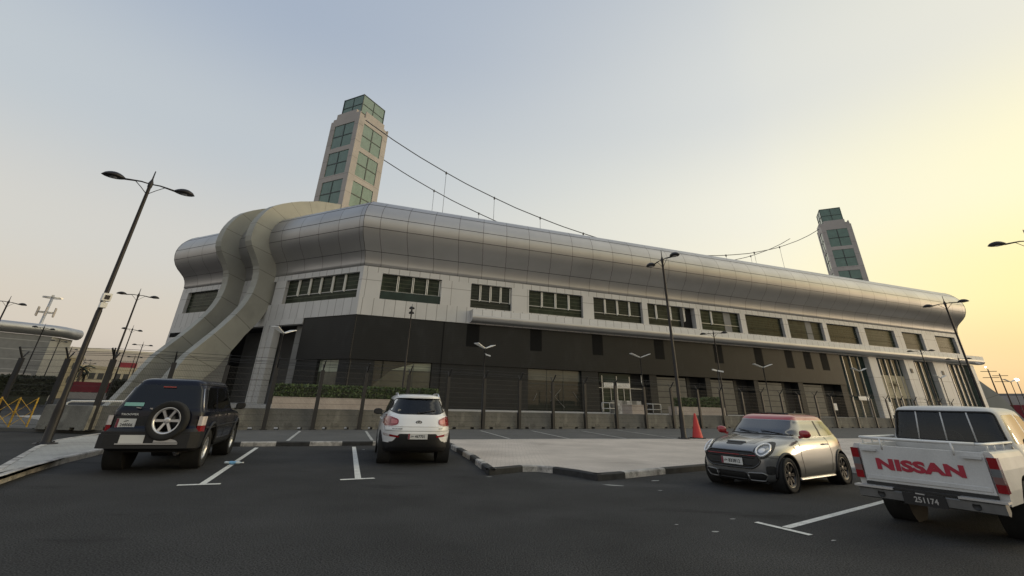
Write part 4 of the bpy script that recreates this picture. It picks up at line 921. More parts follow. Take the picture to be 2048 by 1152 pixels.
class Shell:
    """closed car skin lofted from plan outlines: stations of (x_front, z_front, x_rear, z_rear, half_width, z_side)"""
    def __init__(s, st, nf, nr, xm=0., N=320, M=110, pf=2.2, pr=2.2):
        st = np.array(st, float); u = [0]
        for a, c in zip(st[:-1], st[1:]): u.append(u[-1]+max(.03, np.linalg.norm((c-a)[:4])*.5+np.linalg.norm((c-a)[4:])*.5))
        u = np.array(u); uq = np.linspace(0, u[-1], M); uq = np.unique(np.concatenate([uq, u])); M = len(uq)
        xf, zf, xr, zr, w, zs = [pchip(u, st[:, i], uq) for i in range(6)]
        nf = np.interp(uq, u, nf) if isinstance(nf, (list, tuple)) else np.full(M, nf); nr = np.interp(uq, u, nr) if isinstance(nr, (list, tuple)) else np.full(M, nr)
        ph = np.linspace(0, pi, 4000); k = M//3; c = np.cos(ph)
        ex = np.where(c > 0, 2/nf[k], 2/nr[k]); xx = np.where(c > 0, (xf[k]-xm), (xm-xr[k]))*np.sign(c)*np.abs(c)**ex; yy = w[k]*np.sin(ph)**ex
        L = np.concatenate([[0], np.cumsum(np.hypot(np.diff(xx), np.diff(yy)))]); H_ = N//2; phs = np.interp(np.linspace(0, L[-1], H_+1), L, ph)
        c = np.cos(phs); ac = np.abs(c)
        V = np.zeros((M, 2*H_, 3))
        for i in range(M):
            ex = np.where(c > 0, 2/nf[i], 2/nr[i]); t = ac**ex; x = xm + np.where(c > 0, (xf[i]-xm)*t, -(xm-xr[i])*t); y = w[i]*np.clip(np.sin(phs), 0, 1)**ex
            z = zs[i] + np.where(c > 0, (zf[i]-zs[i])*t**pf, (zr[i]-zs[i])*t**pr)
            V[i, :H_+1] = np.c_[x, y, z]; V[i, H_+1:] = np.c_[x, -y, z][1:H_][::-1]
        s.V = V; s.M = M; s.N = 2*H_; s.moved = np.zeros((M, s.N), bool)
        ii, jj = np.meshgrid(np.arange(M-1), np.arange(s.N), indexing='ij'); j2 = (jj+1) % s.N; n = s.N
        s.Q = np.stack([ii*n+jj, ii*n+j2, (ii+1)*n+j2, (ii+1)*n+jj], -1).reshape(-1, 4); s.dg = np.zeros(len(s.Q), bool); s.tri(); s.cls = np.zeros(len(s.F), int); s.names = ['body']; s.upd()
    def tri(s):
        a = np.where(s.dg[:, None], s.Q[:, [1, 2, 3]], s.Q[:, [0, 1, 2]]); b = np.where(s.dg[:, None], s.Q[:, [1, 3, 0]], s.Q[:, [0, 2, 3]]); s.F = np.stack([a, b], 1).reshape(-1, 3)
    def upd(s):
        P = s.V.reshape(-1, 3); a = P[s.F]; nn = np.cross(a[:, 1]-a[:, 0], a[:, 2]-a[:, 0]); s.fn = nn/(np.linalg.norm(nn, axis=1)[:, None]+1e-12); s.fc = a.mean(1)
    def region(s, kind):
        if kind == 'side': return np.abs(s.fn[:, 1]) > .55
        if kind == 'front': return (s.fn[:, 0] > .18) & (np.abs(s.fn[:, 1]) < .80)
        if kind == 'rear': return (s.fn[:, 0] < -.10) & (np.abs(s.fn[:, 1]) < .80)
        if kind == 'top': return s.fn[:, 2] > .3
    def cut(s, name, kind, poly, extra=None, over=False):
        if name not in s.names: s.names.append(name)
        a, b = AX[kind]; reg = s.region(kind)
        if extra is not None: reg &= extra(s.fc)
        fr = s.F[reg].ravel(); near = np.zeros(s.M*s.N, bool); near[fr] = True; near = near.reshape(s.M, s.N)
        d = sdist(s.V.reshape(-1, 3)[:, [a, b]], poly).reshape(s.M, s.N); V0 = s.V.copy()
        best = np.full((s.M, s.N), .5001); tgt = s.V.copy(); hit = np.zeros((s.M, s.N), bool)
        for di, dj in ((0, 1), (0, -1), (1, 0), (-1, 0)):
            dn = np.roll(d, (-di, -dj), (0, 1)); vn = np.roll(V0, (-di, -dj), (0, 1)); ok = (d*dn < 0) & near & ~s.moved
            if di == 1: ok[-1] = False
            if di == -1: ok[0] = False
            t = np.where(ok, d/(d-dn+1e-15), 9); u_ = ok & (t < best); best = np.where(u_, t, best); tgt = np.where(u_[..., None], V0+(vn-V0)*t[..., None], tgt); hit |= u_
        s.V = tgt; s.moved |= hit
        dv = sdist(s.V.reshape(-1, 3)[:, [a, b]], poly); e = 2e-3; dq = dv[s.Q]; c2 = s.cls.reshape(-1, 2); fr_ = (c2[:, 0] == c2[:, 1])
        on = np.abs(dq) < e; s.dg = np.where(fr_ & on[:, 0] & on[:, 2] & (dq[:, 1]*dq[:, 3] < 0), False, np.where(fr_ & on[:, 1] & on[:, 3] & (dq[:, 0]*dq[:, 2] < 0), True, s.dg)); s.tri(); s.upd()
        ins = sdist(s.fc[:, [a, b]], poly) < 0; sel = ins & reg & ((s.cls == 0) | over); s.cls[sel] = s.names.index(name)
    def bvh(s):
        P = s.V.reshape(-1, 3); s.tree = BVHTree.FromPolygons([tuple(p) for p in P], [tuple(f) for f in s.F.tolist()] + [tuple(range((s.M-1)*s.N, s.M*s.N))]); return s.tree
    def hit(s, kind, a, b, sgn=1, x0=6.0):
        if kind == 'side': o, d = Vector((a, 3*sgn, b)), Vector((0, -sgn, 0))
        elif kind == 'front': o, d = Vector((x0, a, b)), Vector((-1, 0, 0))
        elif kind == 'rear': o, d = Vector((-x0, a, b)), Vector((1, 0, 0))
        else: o, d = Vector((a, b, 4)), Vector((0, 0, -1))
        h = s.tree.ray_cast(o, d); return (h[0], h[1], d)
    def part(s, cname, oname, m, parent, filt=None, cap=False):
        k = s.names.index(cname); sel = s.cls == k
        if filt is not None: sel &= filt(s.fc)
        F = s.F[sel]; used, inv = np.unique(F.ravel(), return_inverse=True); me = bpy.data.meshes.new(oname)
        vs = s.V.reshape(-1, 3)[used]; fs = inv.reshape(-1, 3).tolist()
        mp = {q: i for i, q in enumerate(used.tolist())}
        for rg_ in (list(range((s.M-1)*s.N, s.M*s.N)), list(range(s.N))[::-1]):
            if all(q in mp for q in rg_): fs = fs + [[mp[q] for q in rg_]]
        me.from_pydata(vs.tolist(), [], fs); me.materials.append(m); me.polygons.foreach_set('use_smooth', [True]*len(fs))
        o = bpy.data.objects.new(oname, me); COL.objects.link(o); o.parent = parent; return o
    def decal(s, name, kind, poly, m, parent, sgn=1, off=.004, depth=.02, cuts=None, step=.05, x0=6.0, flat=None):
        """polygon projected on the skin and given thickness"""
        bm = bmesh.new(); vs = [bm.verts.new((p[0], p[1], 0)) for p in poly]; f = bm.faces.new(vs)
        bmesh.ops.triangulate(bm, faces=[f])
        for _ in range(7):
            le = [e for e in bm.edges if e.calc_length() > step]
            if not le: break
            bmesh.ops.subdivide_edges(bm, edges=le, cuts=1); bmesh.ops.triangulate(bm, faces=bm.faces[:])
        last = None
        for v in bm.verts:
            h, nn, d = s.hit(kind, v.co.x, v.co.y, sgn, x0)
            if h is None:
                h = last or Vector((0, 0, 0)); nn = -d
            last = h
            v.co = (h - d*off) if flat is None else Vector((flat if kind in ('front', 'rear') else h.x, h.y, h.z))
        d = s.hit(kind, *poly[0], sgn, x0)[2]
        g = bmesh.ops.extrude_face_region(bm, geom=bm.faces[:]); bmesh.ops.translate(bm, verts=[q for q in g['geom'] if isinstance(q, bmesh.types.BMVert)], vec=d*(depth+off))
        bmesh.ops.recalc_face_normals(bm, faces=bm.faces); me = bpy.data.meshes.new(name); bm.to_mesh(me); bm.free(); me.materials.append(m)
        o = bpy.data.objects.new(name, me); COL.objects.link(o); o.parent = parent; return o
    def seam(s, name, kind, pts, m, parent, w=.008, sgn=1, off=.0015, r=None, closed=False, step=.04):
        out = []; P = [np.array(p, float) for p in pts] + ([np.array(pts[0], float)] if closed else [])
        for a, c in zip(P[:-1], P[1:]):
            n = max(1, int(np.linalg.norm(c-a)/step))
            for i in range(n): out.append(a+(c-a)*i/n)
        out.append(P[-1]); q = []
        for a in out:
            h, nn, d = s.hit(kind, a[0], a[1], sgn)
            if h is not None: q.append(np.array(h)+np.array(nn)*off*np.sign(-(nn@d) or 1))
        if len(q) > 1: b = MB(); b.tube(q, r or w/2, 5); return b.build(name, m, parent, local=True)
def wheel(parent, x, y, R, Wd, rimR, style, side, rimm='alloy'):
    """tyre with tread shoulders; the rim disc faces outwards (side = +1 left)"""
    b = MB(); h = Wd/2; prof = [(rimR, -h*.75), (rimR+.012, -h*.92), (R*.90, -h), (R*.965, -h*.93), (R*.995, -h*.72), (R, -h*.4), (R-.006, -h*.38), (R-.006, -h*.3), (R, -h*.28), (R, h*.28), (R-.006, h*.3), (R-.006, h*.38), (R, h*.4), (R*.995, h*.72), (R*.965, h*.93), (R*.90, h), (rimR+.012, h*.92), (rimR, h*.75)]
    b.lathe(prof, 'y', n=40, close=True); w = b.build('wheel', A['rubber'], parent, local=True); w.location = (x, y, R)
    s = side; b = MB(); o = h*.8
    b.lathe([(rimR, -h*.7*s), (rimR-.012, h*.2*s), (rimR-.008, o*s*.95), (rimR+.012, o*s), (rimR+.004, o*s*1.08), (rimR-.02, o*s*1.0), (rimR-.035, o*s*.6)], 'y', n=40)
    hub = .065; b.lathe([(0, o*s*.75), (hub*.6, o*s*.78), (hub, o*s*.7), (hub*1.1, o*s*.3)], 'y', n=20)
    ns, dw, dbl = style
    for k in range(ns):
        a0 = 2*pi*k/ns
        for q in ((-dbl, dbl) if dbl else (0,)):
            ca, sa = cos(a0+q), sin(a0+q); cb, sb = cos(a0), sin(a0); tx, tz = -sin(a0), cos(a0)
            i0, i1 = np.array((cb*hub*.8, 0, sb*hub*.8)), np.array((ca*(rimR-.015), 0, sa*(rimR-.015))); t = np.array((tx, 0, tz)); y0, y1 = o*s*.72, o*s*.82
            q8 = []
            for yy, f in ((-.03*s, 1.15), (0, 1)):
                q8 += [i0-t*dw*.8*f+(0, y0+yy, 0), i1-t*dw*f+(0, y1+yy, 0), i1+t*dw*f+(0, y1+yy, 0), i0+t*dw*.8*f+(0, y0+yy, 0)]
            b.hexa(q8)
    r = b.build('rim', A[rimm], w, local=True)
    b = MB(); b.lathe([(0, -h*.1*s), (rimR*.78, -h*.1*s), (rimR*.78, -h*.25*s)], 'y', n=28); b.build('brake_disc', A['alloy_dark'], w, local=True)
    return w
def textobj(name, body, size, m, parent, loc, rot, bold=True, ext=.002, width=1.0, shear=0):
    me = text_mesh(body, size, ext, bold, shear, width); me.materials.append(m); o = bpy.data.objects.new(name, me); COL.objects.link(o); o.parent = parent
    o.location = loc; o.rotation_euler = rot; return o
REAR = (pi/2, 0, -pi/2); FRONT = (pi/2, 0, pi/2)
def plate(parent, digits, loc, rot, wide=.46, high=.13, base='plate', ink='ink', maroon=True, dsz=.085, dx=.055, script=True, dbl=False):
    p = MB(); p.box((-wide/2, -high/2, -.006), (wide/2, high/2, .006)); p = p.build('number_plate', A[base], parent, local=True); p.location = loc; p.rotation_euler = rot
    if maroon: MB().box((-wide/2+.002, -high/2+.002, .0061), (-wide/2+.045, high/2-.002, .0075)).build('plate_band', A['plate_maroon'], p, local=True)
    dy = -.035 if dbl else -.004
    textobj('lettering', digits, dsz, A[ink], p, (dx if not dbl else .02, dy, .0075), (0, 0, 0), True, .001, .95)
    if script:
        b = MB(); c = -wide/2+.095 if not dbl else .0; y = 0 if not dbl else high*.25
        b.tube([(c-.04, y-.012, .008), (c-.015, y-.006, .008), (c+.005, y-.008, .008), (c+.018, y+.006, .008), (c+.036, y+.004, .008), (c+.038, y-.006, .008)], .006, 5); b.tube([(c-.012, y+.012, .008), (c+.002, y+.014, .008)], .005, 5); b.build('script', A[ink], p, local=True)
    return p
def seats(parent, rows, m='seat_dark', floor=None):
    for x, y, zb, w in rows:
        b = MB(); b.hexa([(x-.08, y-w/2, zb), (x+.08, y-w/2, zb), (x+.08, y+w/2, zb), (x-.08, y+w/2, zb), (x-.22, y-w/2+.04, zb+.58), (x-.12, y-w/2+.04, zb+.58), (x-.12, y+w/2-.04, zb+.58), (x-.22, y+w/2-.04, zb+.58)])
        b.box((x-.06, y-w/2, zb-.05), (x+.45, y+w/2, zb+.08)); b.box((x-.24, y-.13, zb+.62), (x-.14, y+.13, zb+.80)); b.bar((x-.18, y-.06, zb+.55), (x-.18, y-.06, zb+.64), .02); b.bar((x-.18, y+.06, zb+.55), (x-.18, y+.06, zb+.64), .02)
        b.build('seat', A[m], parent, local=True)
    if floor: MB().box(floor[0], floor[1]).build('cabin_floor', A['seat_dark'], parent, local=True)
def mirror(parent, x, y, z, s, m, sx=.11, sy=.13, sz=.085):
    b = MB(); n, k = 14, 8; vs = []; fs = []
    for i in range(k+1):
        t = -pi/2+pi*i/k
        for j in range(n):
            a = 2*pi*j/n; e = lambda v: np.sign(v)*abs(v)**.7; vs.append((x + (sx*cos(t)*e(cos(a)) if cos(a) > 0 else .25*sx*cos(t)*cos(a)), y+s*.06+s*sy*sin(t), z+sz*cos(t)**.7*e(sin(a))))
    for i in range(k):
        for j in range(n): fs.append((i*n+j, i*n+(j+1) % n, (i+1)*n+(j+1) % n, (i+1)*n+j))
    b.add(vs, fs, 0, True); b.bar((x, y-s*.08, z-sz*.9), (x, y+s*.06, z-sz*.5), .05); o = b.build('mirror', m, parent, local=True)
    MB().box((x-.26*sx, y+s*.06-sy*.7, z-sz*.7), (x-.27*sx-.006, y+s*.06+sy*.7, z+sz*.7)).build('mirror_glass', A['alloy_dark'], o, local=True)
    return o
def headpos(x, y, heading): return (x, y, 0), radians(90-heading)
def arch(sh, x, z, r, flat_to=.0):
    return [(x+r*cos(a), z+r*sin(a)) for a in np.linspace(0, pi, 26)] + [(x-r, flat_to), (x+r, flat_to)]
def liners(parent, spots, r, yo, yi):
    for x, z, s in spots:
        b = MB(); b.lathe([(r, yi*s), (r, yo*s)], 'y', n=30); b.lathe([(0, yi*s), (r, yi*s)], 'y', n=30); o = b.build('wheel_liner', A['rubber'], parent, local=True); o.location = (x, 0, z)

# ------------------------------------------------------------------ white compact SUV, seen from behind
def make_white_suv():
    P, rz = headpos(-2.89, 15.5, -15.4); t = thing('white_suv', 'white compact SUV parked facing the arena with its red tail lamps towards the viewer', 'car', P, rz)
    #      xf    zf    xr     zr    w     zs
    st = [(1.95, .24, -2.10, .33, .87, .22), (2.10, .32, -2.17, .42, .91, .32), (2.19, .46, -2.205, .55, .915, .46), (2.21, .62, -2.22, .68, .928, .60), (2.19, .74, -2.20, .80, .926, .72),
          (2.10, .84, -2.165, .90, .918, .82), (1.90, .93, -2.13, .98, .906, .90), (1.45, 1.02, -2.09, 1.06, .89, .97), (1.02, 1.08, -2.045, 1.12, .868, 1.035), (.93, 1.10, -2.01, 1.155, .852, 1.06),
          (.62, 1.24, -1.93, 1.25, .80, 1.19), (.28, 1.40, -1.83, 1.37, .735, 1.35), (.06, 1.50, -1.755, 1.47, .69, 1.465), (-.02, 1.535, -1.735, 1.52, .668, 1.51), (-.10, 1.565, -1.73, 1.555, .64, 1.548), (-.22, 1.59, -1.64, 1.585, .58, 1.582), (-.5, 1.612, -1.35, 1.612, .42, 1.612), (-.7, 1.62, -1.0, 1.62, .1, 1.62)]
    nf = 3.4; nr = [3.8]*4+[4.2]*5+[3.8]*9
    s = Shell(st, nf, nr, -.1)
    R = .352; xw = (1.335, -1.305)
    for x in xw: s.cut('hole', 'side', np.array(arch(s, x, .35, .40)))
    s.cut('cladding', 'rear', rpoly([(-1.2, .1), (1.2, .1), (1.2, .50), (.84, .50), (.60, .53), (.46, .70), (-.46, .70), (-.60, .53), (-.84, .50), (-1.2, .50)], .03))
    s.cut('cladding', 'side', np.array([(-3, .1), (3, .1), (3, .40), (.9, .40), (-.86, .40), (-1.6, .50), (-3, .50)]))
    s.cut('cladding', 'front', np.array([(-1.2, .1), (1.2, .1), (1.2, .42), (-1.2, .42)]))
    rw = rpoly([(-.50, 1.135), (.50, 1.135), (.67, 1.19), (.735, 1.235), (.60, 1.50), (-.60, 1.50), (-.735, 1.235), (-.67, 1.19)], .07)
    s.cut('rear_window', 'rear', rw)
    sw = rpoly([(.80, 1.085), (.10, 1.465), (-.55, 1.50), (-1.30, 1.465), (-1.62, 1.30), (-1.30, 1.17), (-.3, 1.10)], .05)
    s.cut('side_window', 'side', sw)
    s.cut('windscreen', 'front', rpoly([(-.72, 1.12), (.72, 1.12), (.60, 1.51), (-.60, 1.51)], .06), lambda c: c[:, 2] > 1.09)
    s.bvh(); W_ = A['car_white']
    s.part('body', 'body', W_, t, cap=True)
    s.part('cladding', 'bumper', A['plastic'], t); s.part('rear_window', 'rear_window', A['auto_glass'], t)
    for sg in (1, -1): s.part('side_window', 'side_window', A['auto_glass_dark'], t, lambda c, sg=sg: c[:, 1]*sg > 0)
    s.part('windscreen', 'windscreen', A['auto_glass_clear'], t)
    seats(t, [(.25, .37, .62, .5), (.25, -.37, .62, .5), (-.72, .38, .68, .46), (-.72, -.38, .68, .46)], floor=((-1.7, -.66, .4), (1.2, .66, .58)))
    MB().box((-1.80, -.60, .58), (-.95, .60, .95)).build('parcel_shelf', A['seat_dark'], t, local=True)
    for x in xw:
        for sg in (1, -1): wheel(t, x, sg*.80, R, .225, .222, (5, .035, .16), sg)
    liners(t, [(x, .35, sg) for x in xw for sg in (1, -1)], .40, .90, .60)
    MB().box((-1.85, -.60, .28), (1.9, .60, .42)).build('underbody', A['rubber'], t, local=True)
    for sg in (1, -1):
        outer = rpoly([(sg*.50, 1.02), (sg*.80, 1.115), (sg*.875, 1.10), (sg*.885, .96), (sg*.83, .86), (sg*.72, .85), (sg*.50, .91)], .05)
        h = s.decal('tail_light', 'rear', outer, A['tail_red'], t, off=.012)
        s.decal('tail_lens', 'rear', rpoly([(sg*.53, .995), (sg*.68, 1.03), (sg*.68, .92), (sg*.53, .925)], .03), A['tail_pink'], h, off=.016)
        s.decal('tail_lens', 'rear', rpoly([(sg*.71, 1.04), (sg*.82, 1.07), (sg*.83, .95), (sg*.71, .90)], .03), A['tail_red'], h, off=.019)
        h = s.decal('reflector', 'rear', rpoly([(sg*.46, .655), (sg*.70, .685), (sg*.84, .70), (sg*.82, .645), (sg*.46, .615)], .015), A['tail_red'], t, off=.008)
        s.decal('reflector_lens', 'rear', rpoly([(sg*.69, .682), (sg*.85, .70), (sg*.83, .648), (sg*.69, .640)], .012), A['tail_clear'], h, off=.011)
        mirror(t, .72, sg*.92, 1.14, sg, A['plastic'])
        b = MB(); pts = []
        for x in np.linspace(-1.45, .05, 9):
            hh, nn, d = s.hit('top', x, sg*.55); e = 1-abs((x+.7)/.75)**4; pts.append((x, sg*.55, hh.z+.004+.045*e))
        b.tube(pts, .018, 8); b.build('roof_rail', A['alloy'], t, local=True)
        for x in (.16, -.62): s.seam('door_gap', 'side', [(x+.02, .42), (x, .8), (x-.02, 1.08)], A['ink'], t, sgn=sg)
        s.seam('door_gap', 'side', [(-.95, .80), (-1.32, 1.02), (-1.42, 1.15)], A['ink'], t, sgn=sg)
        for x in (.0, -.85): 
            hh, nn, d = s.hit('side', x, 1.0, sg); MB().bar((x-.09, hh.y+sg*.025, 1.0), (x+.09, hh.y+sg*.025, 1.0), .03, .03).build('door_handle', A['car_white'], t, local=True)
        s.decal('pillar_trim', 'side', rpoly([(-.40, 1.105), (-.33, 1.105), (-.45, 1.49), (-.52, 1.49)], .01), A['ink'], t, sg, off=.003)
    s.seam('tailgate_gap', 'rear', [(-.86, 1.0), (-.80, .76), (.80, .76), (.86, 1.0)], A['post_grey'], t, w=.008)
    s.seam('tailgate_crease', 'rear', [(-.78, .86), (.78, .86)], A['car_white'], t, w=.02)
    s.seam('window_seal', 'rear', [tuple(p) for p in rw], A['ink'], t, w=.022, closed=True)
    s.decal('spoiler', 'rear', rpoly([(-.58, 1.555), (.58, 1.555), (.61, 1.512), (-.61, 1.512)], .015), W_, t, off=.05, depth=.08)
    hx = s.hit('rear', 0, .65)[0].x
    plate(t, '467701', (hx-.012, .0, .645), REAR, .48, .125)
    bd = MB(); bd.lathe([(0, .008), (.075, .008), (.08, 0)], n=24); e = bd.build('badge', A['ink'], t, local=True); hb = s.hit('rear', 0, .955); e.location = (hb[0].x-.003, 0, .955); e.rotation_euler = REAR; e.scale = (1, .52, 1)
    tl = textobj('lettering', 'KIA', .066, A['plate'], e, (0, 0, .009), (0, 0, 0), True, .001, 1.1); tl.scale = (1, 1.9, 1)
    textobj('lettering', 'SPORTAGE', .035, A['post_grey'], t, (s.hit('rear', .36, .81)[0].x-.003, .52, .81), REAR, True, .002, 1.4); textobj('lettering', 'AWD', .035, A['post_grey'], t, (s.hit('rear', -.5, .815)[0].x-.003, -.57, .815), REAR, True, .002, 1.3)
    h1 = s.hit('rear', -.05, 1.17)[0]; h2 = s.hit('rear', -.42, 1.23)[0]; b = MB(); b.tube([(h1.x-.02, -.02, 1.165), (h2.x-.03, -.42, 1.235)], [.018, .009], 6); b.bar((h1.x-.01, .02, 1.16), (h1.x-.05, .02, 1.16), .05); b.build('rear_wiper', A['ink'], t, local=True)
    ht = s.hit('top', -1.35, 0)[0]; MB().tube([(-1.35, 0, ht.z), (-1.47, 0, ht.z+.12)], [.012, .006], 6).build('aerial', A['ink'], t, local=True)
    hs = s.hit('rear', .50, 1.21)[0]; MB().lathe([(0, 0), (.045, 0)], n=12).build('sticker', A['plate'], t, local=True); o = [x for x in COL.objects if x.name.startswith('sticker')][-1]; o.location = (hs.x-.004, .50, 1.215); o.rotation_euler = (0, -pi/2-.45, 0); o.scale = (.7, 1, 1)
    return t
_t = make_white_suv(); _t.scale = (1.04,)*3

# ------------------------------------------------------------------ navy off-roader with a spare wheel, seen from behind
def make_navy():
    P, rz = headpos(-8.34, 13.27, -18); t = thing('offroad_car', 'dark navy boxy off-road car with spare wheel on its back door', 'car', P, rz)
    st = [(2.16, .34, -2.22, .40, .80, .36), (2.26, .44, -2.29, .50, .865, .44), (2.30, .58, -2.30, .62, .885, .56), (2.29, .72, -2.29, .74, .892, .70), (2.27, .84, -2.20, .86, .89, .84), (2.22, .94, -2.195, .98, .885, .95),
          (2.05, 1.03, -2.19, 1.05, .878, 1.03), (1.5, 1.10, -2.185, 1.10, .87, 1.08), (1.02, 1.14, -2.18, 1.13, .862, 1.11), (.92, 1.16, -2.17, 1.16, .85, 1.13), (.66, 1.36, -2.09, 1.34, .785, 1.33), (.40, 1.58, -1.99, 1.56, .71, 1.57), (.30, 1.66, -1.95, 1.66, .68, 1.66), (.24, 1.71, -1.92, 1.71, .655, 1.705), (.12, 1.75, -1.87, 1.745, .60, 1.74), (-.15, 1.775, -1.7, 1.775, .5, 1.77), (-.7, 1.79, -1.1, 1.79, .1, 1.79)]
    s = Shell(st, 5.0, [11]*6+[12]*6+[9]*5, -.1, pr=8, pf=3)
    R = .372; xw = (1.40, -1.36)
    for x in xw: s.cut('hole', 'side', np.array(arch(s, x, .40, .45)))
    s.cut('bumper', 'rear', np.array([(-1.2, .1), (1.2, .1), (1.2, .80), (-1.2, .80)])); s.cut('bumper', 'side', np.array([(-3, .1), (-1.8, .1), (-1.86, .76), (-3, .80)]))
    s.cut('cladding', 'side', np.array([(-3, .1), (3, .1), (3, .52), (-3, .52)])); s.cut('cladding', 'front', np.array([(-1.2, .1), (1.2, .1), (1.2, .6), (-1.2, .6)]))
    s.cut('rear_window', 'rear', rpoly([(-.75, 1.18), (.75, 1.18), (.61, 1.64), (-.61, 1.64)], .06))
    for q in ([(.80, 1.16), (.42, 1.55), (-.08, 1.62), (-.10, 1.16)], [(-.18, 1.16), (-.16, 1.62), (-.92, 1.62), (-1.06, 1.16)], [(-1.16, 1.16), (-1.02, 1.62), (-1.80, 1.60), (-1.98, 1.18)]): s.cut('side_window', 'side', rpoly(q, .05))
    s.cut('windscreen', 'front', rpoly([(-.74, 1.18), (.74, 1.18), (.64, 1.64), (-.64, 1.64)], .05), lambda c: c[:, 2] > 1.15)
    s.bvh(); s.part('body', 'body', A['car_navy'], t, cap=True); s.part('bumper', 'bumper', A['plastic'], t); s.part('cladding', 'sill', A['plastic'], t)
    s.part('rear_window', 'rear_window', A['auto_glass_dark'], t); s.part('windscreen', 'windscreen', A['auto_glass'], t)
    for sg in (1, -1):
        for a, c in ((-.13, 3), (-1.11, -.13), (-3, -1.11)): s.part('side_window', 'side_window', A['auto_glass_dark'], t, lambda q, sg=sg, a=a, c=c: (q[:, 1]*sg > 0) & (q[:, 0] > a) & (q[:, 0] < c))
    seats(t, [(.3, .4, .75, .5), (.3, -.4, .75, .5), (-.75, .42, .8, .5), (-.75, -.42, .8, .5)], floor=((-2.0, -.8, .5), (1.3, .8, .7)))
    for x in xw:
        for sg in (1, -1): wheel(t, x, sg*.755, R, .235, .215, (6, .028, 0), sg)
    liners(t, [(x, .40, sg) for x in xw for sg in (1, -1)], .45, .87, .52); MB().box((-2.1, -.66, .36), (2.1, .66, .52)).build('underbody', A['rubber'], t, local=True)
    for x, sg in [(x, sg) for x in xw for sg in (1, -1)]:
        pts = []
        for a in np.linspace(.05, pi-.05, 22):
            h = s.hit('side', x+.475*cos(a), .40+.475*sin(a), sg)[0]
            if h: pts.append((h.x, h.y+sg*.012, h.z))
        if len(pts) > 3: MB().tube(pts, .035, 6).build('wheel_arch', A['plastic'], t, local=True)
    # bumper with pale step plate and chrome strip
    b = MB(); pl_ = [(-2.05, .905), (-2.24, .895), (-2.34, .85), (-2.395, .74), (-2.405, .5)]; pl_ = pl_ + [(x, -y) for x, y in pl_[::-1]]
    b.prism([(x, y, .45) for x, y in pl_], (0, 0, .25)); b.prism([(x+.02, y*.985, .70) for x, y in pl_], (0, 0, .05)); b.build('bumper', A['plastic'], t, local=True)
    b = MB(); b.box((-2.418, .05, .545), (-2.406, .47, .69)); b.build('step_plate', A['plate'], t, local=True)
    b = MB(); b.hexa([(-2.417, -.56, .555), (-2.406, -.56, .555), (-2.406, -.12, .555), (-2.417, -.12, .555), (-2.417, -.50, .60), (-2.406, -.50, .60), (-2.406, -.14, .68), (-2.417, -.14, .68)]); b.box((-2.424, -.56, .522), (-2.405, .52, .543)); b.build('step_trim', A['alloy'], t, local=True)
    for sg in (1, -1):
        def lam(z0, z1, nm, m, par, e):
            q = MB(); pl_ = [(-2.185-e, .775), (-2.18-e, .84+e), (-2.15, .872+e), (-2.04, .893+e), (-2.0, .80)]; q.prism([(x, sg*y, z0) for x, y in pl_], (0, 0, z1-z0)); return q.build(nm, A[m], par, local=True)
        h = lam(.86, 1.035, 'tail_light', 'tail_clear', t, .004); lam(.735, .859, 'tail_lens', 'tail_red', h, .003)
        mirror(t, .80, sg*.93, 1.22, sg, A['plastic'], .09, .12, .09)
        for x in (.96, -.13, -1.10): s.seam('door_gap', 'side', [(x, .55), (x, 1.14)], A['ink'], t, sgn=sg)
        s.seam('side_moulding', 'side', [(2.0, .80), (-1.9, .80)], A['plastic'], t, w=.05, sgn=sg)
        for x in (.02, -.98):
            h = s.hit('side', x, 1.03, sg)[0]; MB().bar((x-.08, h.y+sg*.03, 1.03), (x+.08, h.y+sg*.03, 1.03), .03, .035).build('door_handle', A['chrome'], t, local=True)
        s.seam('drip_rail', 'side', [(.3, 1.665), (-1.9, 1.665)], A['ink'], t, w=.02, sgn=sg)
        pts = [np.array(h[0])+np.array((-.004, sg*.004, 0)) for h in (s.hit('side', x, z, sg) for x, z in ((-2.09, 1.14), (-2.0, 1.36), (-1.9, 1.58))) if h[0] is not None and h[0].y*sg > 0]
        if len(pts) > 2: MB().tube(pts, .010, 5).build('pillar_glint', A['alloy'], t, local=True)  # sky reflection along the rear corner, added as a bright strip
    hx = s.hit('rear', 0, 1.0)[0].x
    s.seam('door_gap', 'rear', [(.12, .84), (.12, 1.15)], A['ink'], t)
    MB().box((hx-.012, .14, .79), (hx-.002, .74, 1.02)).build('plate_recess', A['ink'], t, local=True)
    plate(t, '248006', (hx-.02, .52, .895), REAR, .34, .165, dsz=.075, dbl=True)
    textobj('lettering', 'TROOPER', .05, A['plate'], t, (hx-.006, .50, 1.055), REAR, True, .003, 1.35)
    b = MB(); b.box((hx-.035, .12, 1.155), (hx-.003, .17, 1.185)); b.bar((hx-.02, .33, 1.175), (hx-.02, .42, 1.19), .03, .02); b.build('door_latch', A['chrome'], t, local=True)
    hs = s.hit('rear', .5, 1.25)[0]; q = MB(); q.box((-.003, -.17, -.035), (.003, .17, .035)); q = q.build('sticker', A['sticker_teal'], t, local=True); q.location = (hs.x-.012, .50, 1.245); q.rotation_euler = (0, .28, 0)
    # spare wheel
    sp = wheel(t, 0, 0, .372, .235, .245, (6, .026, 0), 1); sp.name = 'spare_wheel'; sp.location = (hx-.15, -.25, .955); sp.rotation_euler = (0, .0, pi/2)
    MB().box((hx-.06, -.48, .85), (hx-.002, -.12, 1.15)).build('spare_bracket', A['plastic'], t, local=True)
    MB().box((s.hit('rear', 0, 1.60)[0].x-.03, -.12, 1.585), (s.hit('rear', 0, 1.60)[0].x+.02, .12, 1.61)).build('brake_light', A['tail_red'], t, local=True)
